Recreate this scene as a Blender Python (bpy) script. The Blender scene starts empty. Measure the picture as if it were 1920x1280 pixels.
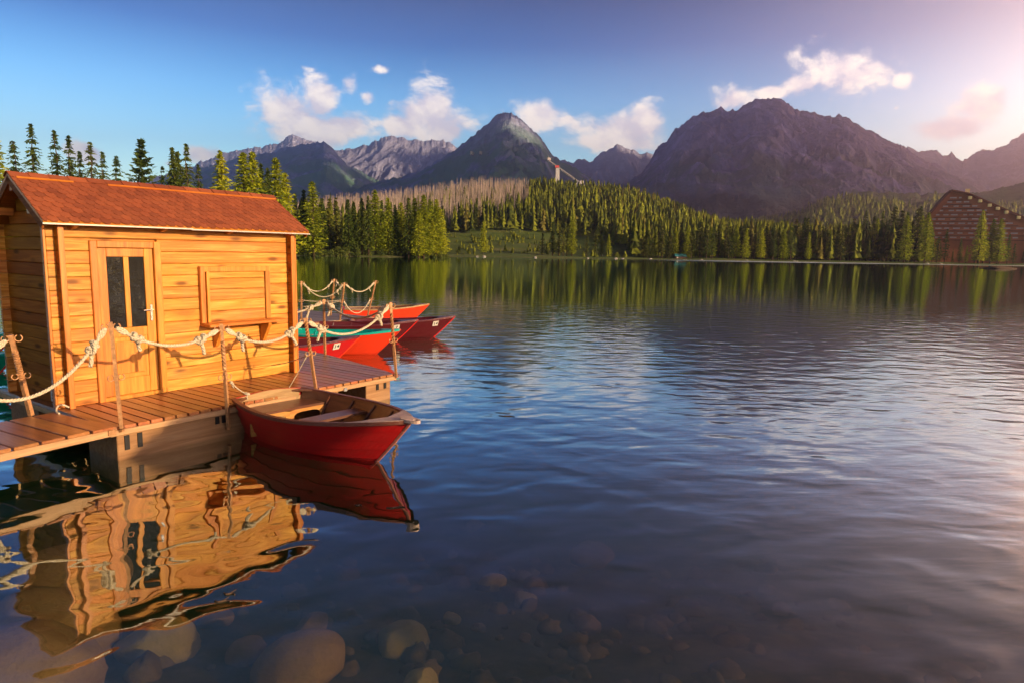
import bpy, math, random
import numpy as np
from mathutils import Vector, Matrix
random.seed(7); rng = np.random.default_rng(11)
S = bpy.context.scene
COL = S.collection
R = math.radians

# ------------------------------------------------------------------ camera
FPX, CAMH = 1250.0, 2.2
PITCH, ROLL = math.atan((640-472)/FPX), R(1.03)
vF = np.array([0, math.cos(PITCH), -math.sin(PITCH)])
_r0 = np.array([1.0, 0, 0]); _u0 = np.array([0, math.sin(PITCH), math.cos(PITCH)])
vR = math.cos(ROLL)*_r0 + math.sin(ROLL)*_u0
vU = -math.sin(ROLL)*_r0 + math.cos(ROLL)*_u0
vC = np.array([0, 0, CAMH])
cam = bpy.data.cameras.new('camera'); cam_o = bpy.data.objects.new('camera', cam); COL.objects.link(cam_o)
cam.sensor_width = 36; cam.lens = 36*FPX/1920; cam.clip_start = .05; cam.clip_end = 40000
m = Matrix.Identity(4)
for i in range(3):
    m[i][0], m[i][1], m[i][2], m[i][3] = vR[i], vU[i], -vF[i], vC[i]
cam_o.matrix_world = m
S.camera = cam_o
S.render.resolution_x, S.render.resolution_y = 1024, 682
S.view_settings.view_transform = 'Standard'; S.view_settings.look = 'None'
S.view_settings.exposure = 1.68; S.view_settings.gamma = 1
S.cycles.use_denoising = True
S.cycles.max_bounces = 6; S.cycles.diffuse_bounces = 2; S.cycles.glossy_bounces = 3
S.cycles.transparent_max_bounces = 12; S.cycles.volume_bounces = 0
S.cycles.caustics_reflective = False; S.cycles.caustics_refractive = False
S.cycles.sample_clamp_indirect = 4.0

def ray(px, py): return vF + vR*(px-960)/FPX + vU*(640-py)/FPX
def onz(px, py, z):
    d = ray(px, py); return vC + d*(z-CAMH)/d[2]
def ondepth(px, py, y):
    d = ray(px, py); return vC + d*(y/d[1])
def onplane(px, py, p0, n):
    d = ray(px, py); return vC + d*(np.dot(p0-vC, n)/np.dot(d, n))

# ------------------------------------------------------------------ sun and sky
SUN_AZ, SUN_EL = 120.0, 14.0            # azimuth clockwise from the view direction (+Y)
sdir = np.array([math.sin(R(SUN_AZ))*math.cos(R(SUN_EL)), math.cos(R(SUN_AZ))*math.cos(R(SUN_EL)), math.sin(R(SUN_EL))])
sun = bpy.data.lights.new('sun', 'SUN'); sun.energy = 5.0; sun.angle = R(.5); sun.color = (1, .72, .40)
sun_o = bpy.data.objects.new('sun', sun); COL.objects.link(sun_o)
sun_o.rotation_euler = Vector(sdir).to_track_quat('Z', 'Y').to_euler()
sun_o.location = (30, -20, 40)

W = bpy.data.worlds.new('World'); S.world = W; W.use_nodes = True
wt = W.node_tree; wt.nodes.clear()
def wn(t, **k):
    n = wt.nodes.new(t)
    for a, b in k.items(): setattr(n, a, b)
    return n
def wmath(op, a, b=None, c=None, clamp=False):
    n = wn('ShaderNodeMath', operation=op, use_clamp=clamp)
    for i, v in enumerate((a, b, c)):
        if v is None: continue
        if isinstance(v, (int, float)): n.inputs[i].default_value = v
        else: wt.links.new(v, n.inputs[i])
    return n.outputs[0]
sky = wn('ShaderNodeTexSky', sky_type='NISHITA', sun_disc=False)
sky.sun_elevation = R(SUN_EL); sky.sun_rotation = R(SUN_AZ); sky.altitude = 1300
sky.air_density = 1.15; sky.dust_density = 1.2; sky.ozone_density = 2.2
tc = wn('ShaderNodeTexCoord')
sep = wn('ShaderNodeSeparateXYZ'); wt.links.new(tc.outputs['Generated'], sep.inputs[0])
X, Y, Z = sep.outputs
az = wmath('ARCTAN2', X, Y)
hyp = wmath('SQRT', wmath('ADD', wmath('MULTIPLY', X, X), wmath('MULTIPLY', Y, Y)))
el = wmath('DIVIDE', Z, wmath('MAXIMUM', hyp, .001))
comb = wn('ShaderNodeCombineXYZ'); wt.links.new(az, comb.inputs[0]); wt.links.new(el, comb.inputs[1])
# sky tint: the deep evening blue overhead, and an added warm glow in the sky to the right
hs = wn('ShaderNodeHueSaturation'); hs.inputs['Saturation'].default_value = 1.42; hs.inputs['Hue'].default_value = .498
wt.links.new(sky.outputs[0], hs.inputs['Color'])
bg = wn('ShaderNodeBackground'); bg.inputs[1].default_value = .12
# paler towards the skyline, deeper blue overhead
gr = wn('ShaderNodeValToRGB'); wt.links.new(wmath('MULTIPLY', el, 1.0, None, True), gr.inputs[0])
while len(gr.color_ramp.elements) < 6: gr.color_ramp.elements.new(.5)
for e_, (p_, c_) in zip(gr.color_ramp.elements, ((0, (1.9,1.62,1.32)), (.12, (1.55,1.42,1.27)), (.21, (.92,.93,.98)), (.29, (.25,.33,.50)), (.38, (.042,.09,.185)), (.60, (.016,.055,.065)))):
    e_.position = p_; e_.color = (*c_, 1)
gm = wn('ShaderNodeMix', data_type='RGBA', blend_type='MULTIPLY'); gm.inputs['Factor'].default_value = 1.0; gm.clamp_result = False
wt.links.new(hs.outputs[0], gm.inputs['A']); wt.links.new(gr.outputs[0], gm.inputs['B']); wt.links.new(gm.outputs['Result'], bg.inputs[0])
GL_AZ, GL_EL = R(44), .05
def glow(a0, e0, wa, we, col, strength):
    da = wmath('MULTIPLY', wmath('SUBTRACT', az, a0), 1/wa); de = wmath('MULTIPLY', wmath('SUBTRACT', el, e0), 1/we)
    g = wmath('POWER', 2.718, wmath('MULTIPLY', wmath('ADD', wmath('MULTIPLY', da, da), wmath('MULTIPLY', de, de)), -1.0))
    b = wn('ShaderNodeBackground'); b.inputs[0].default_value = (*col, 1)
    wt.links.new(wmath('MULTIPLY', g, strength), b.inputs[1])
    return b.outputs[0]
def wadd(a, b):
    n = wn('ShaderNodeAddShader'); wt.links.new(a, n.inputs[0]); wt.links.new(b, n.inputs[1]); return n.outputs[0]
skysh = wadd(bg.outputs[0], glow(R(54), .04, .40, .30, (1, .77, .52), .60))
skysh = wadd(skysh, glow(R(51), .24, .105, .13, (1, .40, .13), 20))  # strong glow added beyond the right edge to light the haze
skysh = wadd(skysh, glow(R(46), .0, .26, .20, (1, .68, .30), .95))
# clouds: soft blobs at fixed bearings broken up by noise
CL = [(545,215,62,42),(598,180,34,40),(580,245,90,32),(650,238,58,26),(655,155,24,28),(690,182,20,18),(712,131,24,12),
      (805,210,70,46),(845,240,62,34),(765,235,40,24),(1002,218,46,30),(1180,252,85,36),(1215,228,44,28),(1130,268,50,20),(1375,188,44,24),
      (1575,132,72,42),(1505,158,46,20),(1450,174,38,14),(1695,150,24,18),(1840,192,58,24),(1770,238,70,18),(165,288,36,16),
      (375,290,40,17),(318,306,28,12),(1606,228,24,13),(1652,245,26,11),(1680,203,14,9),(1060,225,22,10)]
mx = None
for (px, py, rx, ry) in CL:
    d = ray(px, py); a0 = math.atan2(d[0], d[1]); e0 = d[2]/math.hypot(d[0], d[1])
    k = 1/ math.hypot(1, (px-960)/FPX)
    s = wn('ShaderNodeVectorMath', operation='SUBTRACT'); wt.links.new(comb.outputs[0], s.inputs[0]); s.inputs[1].default_value = (a0, e0, 0)
    q = wn('ShaderNodeVectorMath', operation='MULTIPLY'); wt.links.new(s.outputs[0], q.inputs[0])
    q.inputs[1].default_value = (FPX/rx/k/k*.92, FPX/ry/k*.90, 0)
    l = wn('ShaderNodeVectorMath', operation='LENGTH'); wt.links.new(q.outputs[0], l.inputs[0])
    v = wmath('SUBTRACT', 1.0 if rx > 30 else .80, wmath('MULTIPLY', l.outputs['Value'], .5))
    mx = v if mx is None else wmath('SMOOTH_MAX', mx, v, .12)
def wnoise(off, scale, detail, rough=.6, dist=0.0):
    ad = wn('ShaderNodeVectorMath', operation='ADD'); wt.links.new(comb.outputs[0], ad.inputs[0]); ad.inputs[1].default_value = off
    st = wn('ShaderNodeVectorMath', operation='MULTIPLY'); wt.links.new(ad.outputs[0], st.inputs[0]); st.inputs[1].default_value = (1, 1.35, 1)
    n = wn('ShaderNodeTexNoise'); n.inputs['Scale'].default_value = scale; n.inputs['Detail'].default_value = detail
    n.inputs['Roughness'].default_value = rough; n.inputs['Distortion'].default_value = dist
    wt.links.new(st.outputs[0], n.inputs['Vector']); return n.outputs[0]
n1 = wnoise((3.1, .7, 0), 14, 9, .62, .25)
n2 = wnoise((3.1-.014, .7-.022, 0), 14, 9, .62, .25)
core = wmath('MAXIMUM', mx, 0.0)
dens0 = wmath('ADD', wmath('MULTIPLY', mx, 1.45), wmath('MULTIPLY', wmath('SUBTRACT', n1, .5), 2.5))
mr = wn('ShaderNodeMapRange', interpolation_type='SMOOTHERSTEP'); mr.inputs[1].default_value = .56; mr.inputs[2].default_value = 1.20
wt.links.new(dens0, mr.inputs[0])
dens = wmath('MULTIPLY', mr.outputs[0], .93)
lit = wn('ShaderNodeMapRange'); lit.inputs[1].default_value = -.09; lit.inputs[2].default_value = .10
wt.links.new(wmath('SUBTRACT', n1, n2), lit.inputs[0])
cm = wn('ShaderNodeMix', data_type='RGBA'); cm.inputs['A'].default_value = (.66, .58, .60, 1); cm.inputs['B'].default_value = (1.0, .86, .72, 1)
wt.links.new(lit.outputs[0], cm.inputs['Factor'])
cb = wn('ShaderNodeBackground'); cb.inputs[1].default_value = .80; wt.links.new(cm.outputs['Result'], cb.inputs[0])
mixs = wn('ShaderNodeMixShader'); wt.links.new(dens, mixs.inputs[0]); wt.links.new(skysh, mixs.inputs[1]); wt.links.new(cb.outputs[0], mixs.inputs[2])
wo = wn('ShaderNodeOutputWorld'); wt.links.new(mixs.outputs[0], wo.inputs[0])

# ------------------------------------------------------------------ helpers
def tag(o, label=None, cat=None, group=None, kind=None):
    if label: o['label'] = label
    if cat: o['category'] = cat
    if group: o['group'] = group
    if kind: o['kind'] = kind
    return o
def empty(name, loc, rz=0, label=None, cat=None, group=None, rot=None):
    o = bpy.data.objects.new(name, None); COL.objects.link(o); o.location = loc
    o.rotation_euler = rot if rot is not None else (0, 0, rz); o.empty_display_size = .2
    return tag(o, label, cat, group)

class MB:
    def __init__(self): self.v = []; self.f = []
    def add(self, vs, fs, M=None):
        b = len(self.v)
        for p in vs:
            p = Vector(p)
            self.v.append(tuple(M @ p) if M is not None else tuple(p))
        self.f += [tuple(i+b for i in q) for q in fs]; return self
    def box(self, x0, x1, y0, y1, z0, z1, M=None, bev=0.0):
        if bev <= 0:
            vs = [(x0,y0,z0),(x1,y0,z0),(x1,y1,z0),(x0,y1,z0),(x0,y0,z1),(x1,y0,z1),(x1,y1,z1),(x0,y1,z1)]
            fs = [(0,3,2,1),(4,5,6,7),(0,1,5,4),(1,2,6,5),(2,3,7,6),(3,0,4,7)]
            return self.add(vs, fs, M)
        # chamfered box
        b = min(bev, (x1-x0)*.45, (y1-y0)*.45, (z1-z0)*.45); vs = []; idx = {}
        for sx, X in ((-1, x0), (1, x1)):
            for sy, Y in ((-1, y0), (1, y1)):
                for sz, Z in ((-1, z0), (1, z1)):
                    for ax in range(3):
                        p = [X - sx*b, Y - sy*b, Z - sz*b]; p[ax] = (X, Y, Z)[ax]
                        idx[(sx, sy, sz, ax)] = len(vs); vs.append(tuple(p))
        fs = []
        for ax in range(3):
            o1, o2 = [(1,2),(2,0),(0,1)][ax]
            for s in (-1, 1):
                q = []
                for a, c in ((-1,-1),(1,-1),(1,1),(-1,1)):
                    k = [0,0,0]; k[ax] = s; k[o1] = a; k[o2] = c; q.append(idx[(*k, ax)])
                fs.append(tuple(q) if s > 0 else tuple(q[::-1]))
        for ax in range(3):
            o1, o2 = [(1,2),(2,0),(0,1)][ax]
            for a in (-1, 1):
                for c in (-1, 1):
                    k0 = [0,0,0]; k0[ax] = -1; k0[o1] = a; k0[o2] = c
                    k1 = list(k0); k1[ax] = 1
                    q = (idx[(*k0,o1)], idx[(*k1,o1)], idx[(*k1,o2)], idx[(*k0,o2)])
                    fs.append(q if a*c < 0 else q[::-1])
        for s0 in (-1,1):
            for s1 in (-1,1):
                for s2 in (-1,1):
                    t = (idx[(s0,s1,s2,0)], idx[(s0,s1,s2,1)], idx[(s0,s1,s2,2)])
                    fs.append(t if s0*s1*s2 > 0 else t[::-1])
        return self.add(vs, fs, M)
    def prism(self, poly, z0, z1, M=None):
        n = len(poly)
        vs = [(p[0], p[1], z0) for p in poly] + [(p[0], p[1], z1) for p in poly]
        fs = [tuple(range(n))[::-1], tuple(range(n, 2*n))] + [(i, (i+1) % n, n+(i+1) % n, n+i) for i in range(n)]
        return self.add(vs, fs, M)
    def tube(self, pts, r, n=8, caps=True, M=None):
        pts = [Vector(p) for p in pts]; N = len(pts)
        rr = r if hasattr(r, '__len__') else [r]*N
        t0 = (pts[1]-pts[0]).normalized(); up = Vector((0,0,1)) if abs(t0.z) < .9 else Vector((1,0,0))
        a = t0.cross(up).normalized(); vs = []; fs = []
        for i in range(N):
            t = (pts[min(i+1, N-1)] - pts[max(i-1, 0)]).normalized()
            a = (a - t*a.dot(t)).normalized(); b = t.cross(a)
            for k in range(n):
                c = 2*math.pi*k/n; vs.append(pts[i] + (a*math.cos(c) + b*math.sin(c))*rr[i])
        for i in range(N-1):
            for k in range(n):
                k2 = (k+1) % n; fs.append((i*n+k, i*n+k2, (i+1)*n+k2, (i+1)*n+k))
        if caps: fs += [tuple(range(n))[::-1], tuple(range((N-1)*n, N*n))]
        return self.add(vs, fs, M)
    def grid(self, P, closed_u=False, flip=False):
        P = np.asarray(P); a, b = P.shape[:2]; vs = P.reshape(-1, 3).tolist(); fs = []
        for i in range(a-1 if not closed_u else a):
            i2 = (i+1) % a
            for j in range(b-1):
                q = (i*b+j, i2*b+j, i2*b+j+1, i*b+j+1); fs.append(q[::-1] if flip else q)
        return self.add(vs, fs)
    def build(self, name, mat, parent=None, loc=None, smooth=False, bevel=0):
        me = bpy.data.meshes.new(name); me.from_pydata([tuple(p) for p in self.v], [], self.f)
        me.materials.append(mat); me.update()
        if smooth:
            for p in me.polygons: p.use_smooth = True
        o = bpy.data.objects.new(name, me); COL.objects.link(o)
        if parent: o.parent = parent
        if loc is not None: o.location = loc
        return o
def npmesh(name, V, Fq, mat, smooth=False, parent=None, attr=None):
    """fast mesh from numpy: Fq is an (n,3) or (n,4) int array"""
    me = bpy.data.meshes.new(name); V = np.asarray(V, np.float32); Fq = np.asarray(Fq, np.int32)
    n, k = Fq.shape
    me.vertices.add(len(V)); me.vertices.foreach_set('co', V.ravel())
    me.loops.add(n*k); me.loops.foreach_set('vertex_index', Fq.ravel())
    me.polygons.add(n); me.polygons.foreach_set('loop_start', np.arange(0, n*k, k, dtype=np.int32))
    me.polygons.foreach_set('loop_total', np.full(n, k, np.int32))
    if smooth: me.polygons.foreach_set('use_smooth', np.ones(n, bool))
    if attr is not None:
        at = me.attributes.new('tint', 'FLOAT', 'POINT'); at.data.foreach_set('value', np.asarray(attr, np.float32))
    me.update(calc_edges=True); me.validate()
    me.materials.append(mat)
    o = bpy.data.objects.new(name, me); COL.objects.link(o)
    if parent: o.parent = parent
    return o
def text_obj(name, txt, size, mat, M, parent=None, depth=.002, bold=False):
    cu = bpy.data.curves.new(name, 'FONT'); cu.body = txt; cu.size = size; cu.align_x = 'CENTER'; cu.align_y = 'CENTER'; cu.extrude = depth
    if bold: cu.offset = size*.02
    t = bpy.data.objects.new(name, cu); COL.objects.link(t)
    dg = bpy.context.evaluated_depsgraph_get(); dg.update()
    me = bpy.data.meshes.new_from_object(t.evaluated_get(dg)); bpy.data.objects.remove(t)
    me.transform(M); me.materials.clear(); me.materials.append(mat)
    o = bpy.data.objects.new(name, me); COL.objects.link(o)
    if parent: o.parent = parent
    return o

# numpy noise
def _hash(ix, iy, seed):
    n = (ix*374761393 + iy*668265263 + seed*982451653) & 0xffffffff
    n = ((n ^ (n >> 13))*1274126177) & 0xffffffff
    return ((n ^ (n >> 16)) & 0xffff)/65535.0
def vnoise(x, y, seed=0):
    x = np.asarray(x, float); y = np.asarray(y, float)
    ix = np.floor(x).astype(np.int64); iy = np.floor(y).astype(np.int64); fx = x-ix; fy = y-iy
    fx = fx*fx*fx*(fx*(fx*6-15)+10); fy = fy*fy*fy*(fy*(fy*6-15)+10)
    a = _hash(ix, iy, seed); b = _hash(ix+1, iy, seed); c = _hash(ix, iy+1, seed); d = _hash(ix+1, iy+1, seed)
    return (a*(1-fx)+b*fx)*(1-fy) + (c*(1-fx)+d*fx)*fy
def fbm(x, y, oct=5, seed=0, gain=.5):
    s = 0; a = 1; t = 0
    for o in range(oct):
        s = s + a*vnoise(x*2**o, y*2**o, seed+o*17); t += a; a *= gain
    return s/t
def ridged(x, y, oct=5, seed=0, gain=.55):
    s = 0; a = 1; t = 0
    for o in range(oct):
        s = s + a*(1-abs(2*vnoise(x*2**o, y*2**o, seed+o*17)-1)); t += a; a *= gain
    return s/t
def sstep(a, b, x):
    t = np.clip((x-a)/(b-a), 0, 1); return t*t*(3-2*t)

# ------------------------------------------------------------------ materials
class MT:
    def __init__(self, name):
        self.m = bpy.data.materials.new(name); self.m.use_nodes = True; self.t = self.m.node_tree
        self.b = self.t.nodes['Principled BSDF']; self.out = self.t.nodes['Material Output']
    def n(self, typ, **k):
        x = self.t.nodes.new(typ)
        for a, b in k.items(): setattr(x, a, b)
        return x
    def l(self, a, b): self.t.links.new(a, b)
    def val(self, sock, v):
        if isinstance(v, (int, float)): sock.default_value = v
        elif isinstance(v, tuple): sock.default_value = (*v, 1) if len(v) == 3 and sock.type == 'RGBA' else v
        else: self.l(v, sock)
    def math(self, op, a, b=None, c=None, clamp=False):
        x = self.n('ShaderNodeMath', operation=op, use_clamp=clamp)
        for i, v in enumerate((a, b, c)):
            if v is not None: self.val(x.inputs[i], v)
        return x.outputs[0]
    def mix(self, f, a, b, mode='MIX'):
        x = self.n('ShaderNodeMix', data_type='RGBA', blend_type=mode)
        self.val(x.inputs['Factor'], f); self.val(x.inputs['A'], a); self.val(x.inputs['B'], b); return x.outputs['Result']
    def ramp(self, f, stops, interp='LINEAR'):
        x = self.n('ShaderNodeValToRGB'); x.color_ramp.interpolation = interp
        el = x.color_ramp.elements
        while len(el) < len(stops): el.new(.5)
        for e, (p, c) in zip(el, stops):
            e.position = p; e.color = (*c, 1) if len(c) == 3 else c
        self.val(x.inputs[0], f); return x.outputs[0]
    def rng(self, f, a, b, c=0.0, d=1.0, smooth=False):
        x = self.n('ShaderNodeMapRange', interpolation_type='SMOOTHSTEP' if smooth else 'LINEAR')
        self.val(x.inputs[0], f)
        for i, v in zip((1,2,3,4), (a,b,c,d)): self.val(x.inputs[i], v)
        return x.outputs[0]
    def coord(self, kind='Object', scale=(1,1,1), loc=(0,0,0), rnd=None):
        if kind == 'World':
            src = self.n('ShaderNodeNewGeometry').outputs['Position']
        else: src = self.n('ShaderNodeTexCoord').outputs[kind]
        if rnd is not None:
            r = self.n('ShaderNodeNewGeometry').outputs['Random Per Island']
            v = self.n('ShaderNodeVectorMath', operation='MULTIPLY_ADD'); cc = self.n('ShaderNodeCombineXYZ')
            for i in range(3): self.l(r, cc.inputs[i])
            self.l(cc.outputs[0], v.inputs[0]); v.inputs[1].default_value = (rnd*37.1, rnd*19.7, rnd*53.3); self.l(src, v.inputs[2]); src = v.outputs[0]
        mp = self.n('ShaderNodeMapping'); mp.inputs['Scale'].default_value = scale; mp.inputs['Location'].default_value = loc
        self.l(src, mp.inputs[0]); return mp.outputs[0]
    def noise(self, vec, scale=1.0, detail=4, rough=.55, dist=0.0):
        x = self.n('ShaderNodeTexNoise'); self.l(vec, x.inputs['Vector']); x.inputs['Scale'].default_value = scale
        x.inputs['Detail'].default_value = detail; x.inputs['Roughness'].default_value = rough; x.inputs['Distortion'].default_value = dist
        return x.outputs[0]
    def voro(self, vec, scale=1.0, feature='F1', out='Distance'):
        x = self.n('ShaderNodeTexVoronoi', feature=feature); self.l(vec, x.inputs['Vector']); x.inputs['Scale'].default_value = scale
        return x.outputs[out]
    def bump(self, h, strength=.3, dist=.01, normal=None):
        x = self.n('ShaderNodeBump'); x.inputs['Strength'].default_value = strength; x.inputs['Distance'].default_value = dist
        self.l(h, x.inputs['Height'])
        if normal is not None: self.l(normal, x.inputs['Normal'])
        self.l(x.outputs[0], self.b.inputs['Normal']); return x.outputs[0]
    def set(self, color=None, rough=None, metal=None, spec=None, **k):
        if color is not None: self.val(self.b.inputs['Base Color'], color)
        if rough is not None: self.val(self.b.inputs['Roughness'], rough)
        if metal is not None: self.val(self.b.inputs['Metallic'], metal)
        if spec is not None: self.val(self.b.inputs['Specular IOR Level'], spec)
        return self

def wood(name, dark, mid, light, axis=0, rough=.45, knots=True, var=.25, weather=0.0, spec=.4, scale=1.0, bump=.25):
    M = MT(name)
    sc = [13*scale]*3; sc[axis] = .9*scale
    v = M.coord('Object', tuple(sc), rnd=1.0)
    g = M.noise(v, 1.0, 5, .6, 1.6)
    col = M.ramp(g, [(.25, dark), (.5, mid), (.72, light)])
    fine = M.noise(M.coord('Object', tuple(s*(6 if i != axis else 2.2) for i, s in enumerate(sc)), rnd=1.0), 1, 3, .6)
    col = M.mix(M.rng(fine, .35, .75, 0, .28), col, tuple(c*.55 for c in dark))
    rp = M.n('ShaderNodeNewGeometry').outputs['Random Per Island']
    h = M.n('ShaderNodeHueSaturation'); M.l(col, h.inputs['Color'])
    M.l(M.rng(rp, 0, 1, 1-var, 1+var*.6), h.inputs['Value']); M.l(M.rng(M.math('FRACT', M.math('MULTIPLY', rp, 7.7)), 0, 1, .485, .508), h.inputs['Hue'])
    col = h.outputs[0]
    if knots:
        ks = [7.0*scale]*3; ks[axis] = 2.3*scale
        kv = M.coord('Object', tuple(ks), rnd=1.0)
        d = M.voro(kv, 1.0); kn = M.rng(d, .07, .30, 1, 0, True)
        pick = M.n('ShaderNodeTexVoronoi'); M.l(kv, pick.inputs['Vector']); pick.inputs['Scale'].default_value = 1.0
        sp = M.n('ShaderNodeSeparateColor'); M.l(pick.outputs['Color'], sp.inputs[0])
        kn = M.math('MULTIPLY', kn, M.math('GREATER_THAN', sp.outputs[0], .30))
        col = M.mix(M.math('MULTIPLY', kn, .92), col, tuple(c*.42 for c in dark))
    if weather:
        wv = M.noise(M.coord('Object', (2.5,2.5,2.5)), 1, 5, .65)
        col = M.mix(M.rng(wv, .45, .75, 0, weather), col, (.16, .12, .09))
    M.set(col, rough, spec=spec)
    M.bump(M.math('ADD', g, M.math('MULTIPLY', fine, .5)), bump, .006)
    return M.m
def plain(name, col, rough=.5, metal=0, nscale=6, var=.25, bump=.1, spec=.5):
    M = MT(name); g = M.noise(M.coord('Object'), nscale, 5, .6)
    c = M.mix(M.rng(g, .3, .7), tuple(x*(1-var) for x in col), tuple(min(1, x*(1+var)) for x in col))
    M.set(c, rough, metal, spec)
    if bump: M.bump(g, bump, .004)
    return M.m
# ------------------------------------------------------------------ setting: ground, lake, mountains
LAKE = np.array([(-7.5,3.0),(-3.5,1.7),(0,1.3),(4,.8),(8,1.5),(14,-.5),(40,-25),(120,-60),(240,-40),(330,60),(350,200),(318,306),(228,303),(128,297),(75,285),
        (49,272),(15,262),(-10,258),(-20,250),(-30,240),(-27,226),(-20,213),(-24,203),(-35,195),(-50,190),(-60,183),(-65,160),(-71,137),(-83,118),(-95,104),
        (-90,75),(-70,45),(-45,22),(-20,9),(-10.5,5)], float)
def lake_sd(x, y):
    x = np.asarray(x, float); y = np.asarray(y, float)
    dmin = np.full(x.shape, 1e12); inside = np.zeros(x.shape, bool); n = len(LAKE)
    for i in range(n):
        ax, ay = LAKE[i]; bx, by = LAKE[(i+1) % n]
        ex, ey = bx-ax, by-ay
        t = np.clip(((x-ax)*ex+(y-ay)*ey)/(ex*ex+ey*ey), 0, 1)
        dmin = np.minimum(dmin, (x-ax-t*ex)**2+(y-ay-t*ey)**2)
        c = (ay > y) != (by > y)
        with np.errstate(divide='ignore', invalid='ignore'):
            xi = ax + (y-ay)*ex/np.where(ey == 0, 1e-9, ey)
        inside ^= c & (x < xi)
    d = np.sqrt(dmin); return np.where(inside, -d, d)
# crest of the wooded hill: photo column -> photo row of the ground line there
HP = [-300,200,400,560,640,700,760,850,900,1000,1060,1130,1200,1250,1300,1350,1450,1600,1900,2200,2600]
HY = [460,458,450,426,412,405,398,384,378,375,376,378,390,408,428,442,453,460,464,468,470]
CREST = 640.0
def hill_h(p):
    y = np.interp(p, HP, HY); hz = 472+(p-960)*math.tan(ROLL)
    return np.maximum(CAMH + CREST*(hz-y)/FPX, 6)
def ground_z(x, y):
    x = np.asarray(x, float); y = np.asarray(y, float)
    sd = lake_sd(x, y); r = np.hypot(x, y)
    ins = np.minimum(-sd, 60)
    wob = fbm(x*.6, y*.6, 4, 5)-.5
    zin = -(.16 + .21*ins + .004*ins**2); zin = np.maximum(zin, -7) + wob*.25*np.clip(ins/2, 0, 1)
    az = np.arctan2(x, y); p = np.where(y > 0, 960+FPX*np.tan(np.clip(az, -1.3, 1.3)), np.where(x > 0, 3000, -800)); p = np.clip(p, -800, 3000)
    out = np.maximum(sd, 0)
    zo = .35*(1-np.exp(-out/1.2)) + .02*np.minimum(out, 120)
    rs = np.clip(CREST - 300, 300, None)
    s = sstep(0, 1, np.clip((sd-30)/(CREST-330), 0, 1.0)); s = np.where(y < 150, 0, s)
    h = hill_h(p)*np.clip(sstep(140, 260, y), 0, 1)
    zo = zo + s*np.maximum(h-4, 0)*np.where(r > 720, np.clip(1-.35*(r-720)/500, .45, 1), 1)
    zo = zo + (fbm(x*.03, y*.03, 4, 9)-.5)*np.clip(out/40, 0, 1)*3
    zo = zo*np.where(r > 2200, np.clip(1-(r-2200)/1500, .0, 1), 1)
    return np.where(sd < 0, zin, zo), sd
def build_ground():
    rad = [.3]
    while rad[-1] < 9500:
        q = rad[-1]; step = max(.03, q*.035)
        if 150 < q < 330: step = 3.2
        elif 330 <= q < 760: step = 9
        rad.append(q+step)
    rad = np.array(rad)
    fr = np.radians(np.arange(-46, 46.01, .3)); rest = np.radians(np.arange(49, 311.5, 2.98)); azs = np.concatenate([fr, rest])
    A, Q = np.meshgrid(azs, rad, indexing='ij'); x = Q*np.sin(A); y = Q*np.cos(A)
    z, sd = ground_z(x, y)
    na, nr = A.shape; V = np.stack([x, y, z], -1).reshape(-1, 3)
    i = np.arange(na)[:, None]; j = np.arange(nr-1)[None]
    i2 = (i+1) % na
    Fq = np.stack([i*nr+j+0*i, i*nr+j+1, i2*nr+j+1, i2*nr+j], -1).reshape(-1, 4)
    V = np.vstack([V, [[0, 0, float(ground_z(np.array([0.]), np.array([0.]))[0][0])]]])
    o = npmesh('ground', V, Fq, mat_ground(), smooth=True)
    return tag(o, 'grassy wooded ground round the lake with its stony lake bed', 'ground', kind='structure')
def mat_ground():
    M = MT('ground')
    pos = M.coord('World'); sp = M.n('ShaderNodeSeparateXYZ'); M.l(pos, sp.inputs[0])
    n1 = M.noise(M.coord('World', (.05,.05,.05)), 1, 6, .65); n2 = M.noise(M.coord('World', (1.2,1.2,1.2)), 1, 5, .6)
    grass = M.ramp(n1, [(.3, (.045,.07,.014)), (.5, (.085,.125,.022)), (.68, (.15,.15,.045))])
    grass = M.mix(M.rng(n2, .35, .7, 0, .6), grass, (.03,.032,.012))
    # bed: brown silt with scattered pebbles
    pv = M.coord('World', (5,5,5)); pb = M.voro(pv, 1.0); big = M.voro(M.coord('World', (1.6,1.6,1.6)), 1.0)
    bed = M.ramp(n2, [(.3, (.06,.055,.014)), (.55, (.15,.13,.035)), (.75, (.27,.23,.07))])
    bed = M.mix(M.rng(pb, .12, .3, .35, 0), bed, (.26,.19,.08)); bed = M.mix(M.rng(big, .1, .32, .35, 0, True), bed, (.20,.14,.05))
    stones = M.mix(M.rng(pb, .1, .5), (.20,.16,.11), (.07,.055,.035))
    hz = sp.outputs[2]
    c = M.mix(M.rng(hz, -.05, .05), bed, stones); c = M.mix(M.rng(M.math('ADD', hz, M.math('MULTIPLY', n2, .3)), .18, .32), c, grass)
    M.set(c, .95, spec=.15); M.bump(M.math('ADD', n2, M.math('MULTIPLY', pb, .4)), .6, .06)
    return M.m
ground = build_ground()

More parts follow.
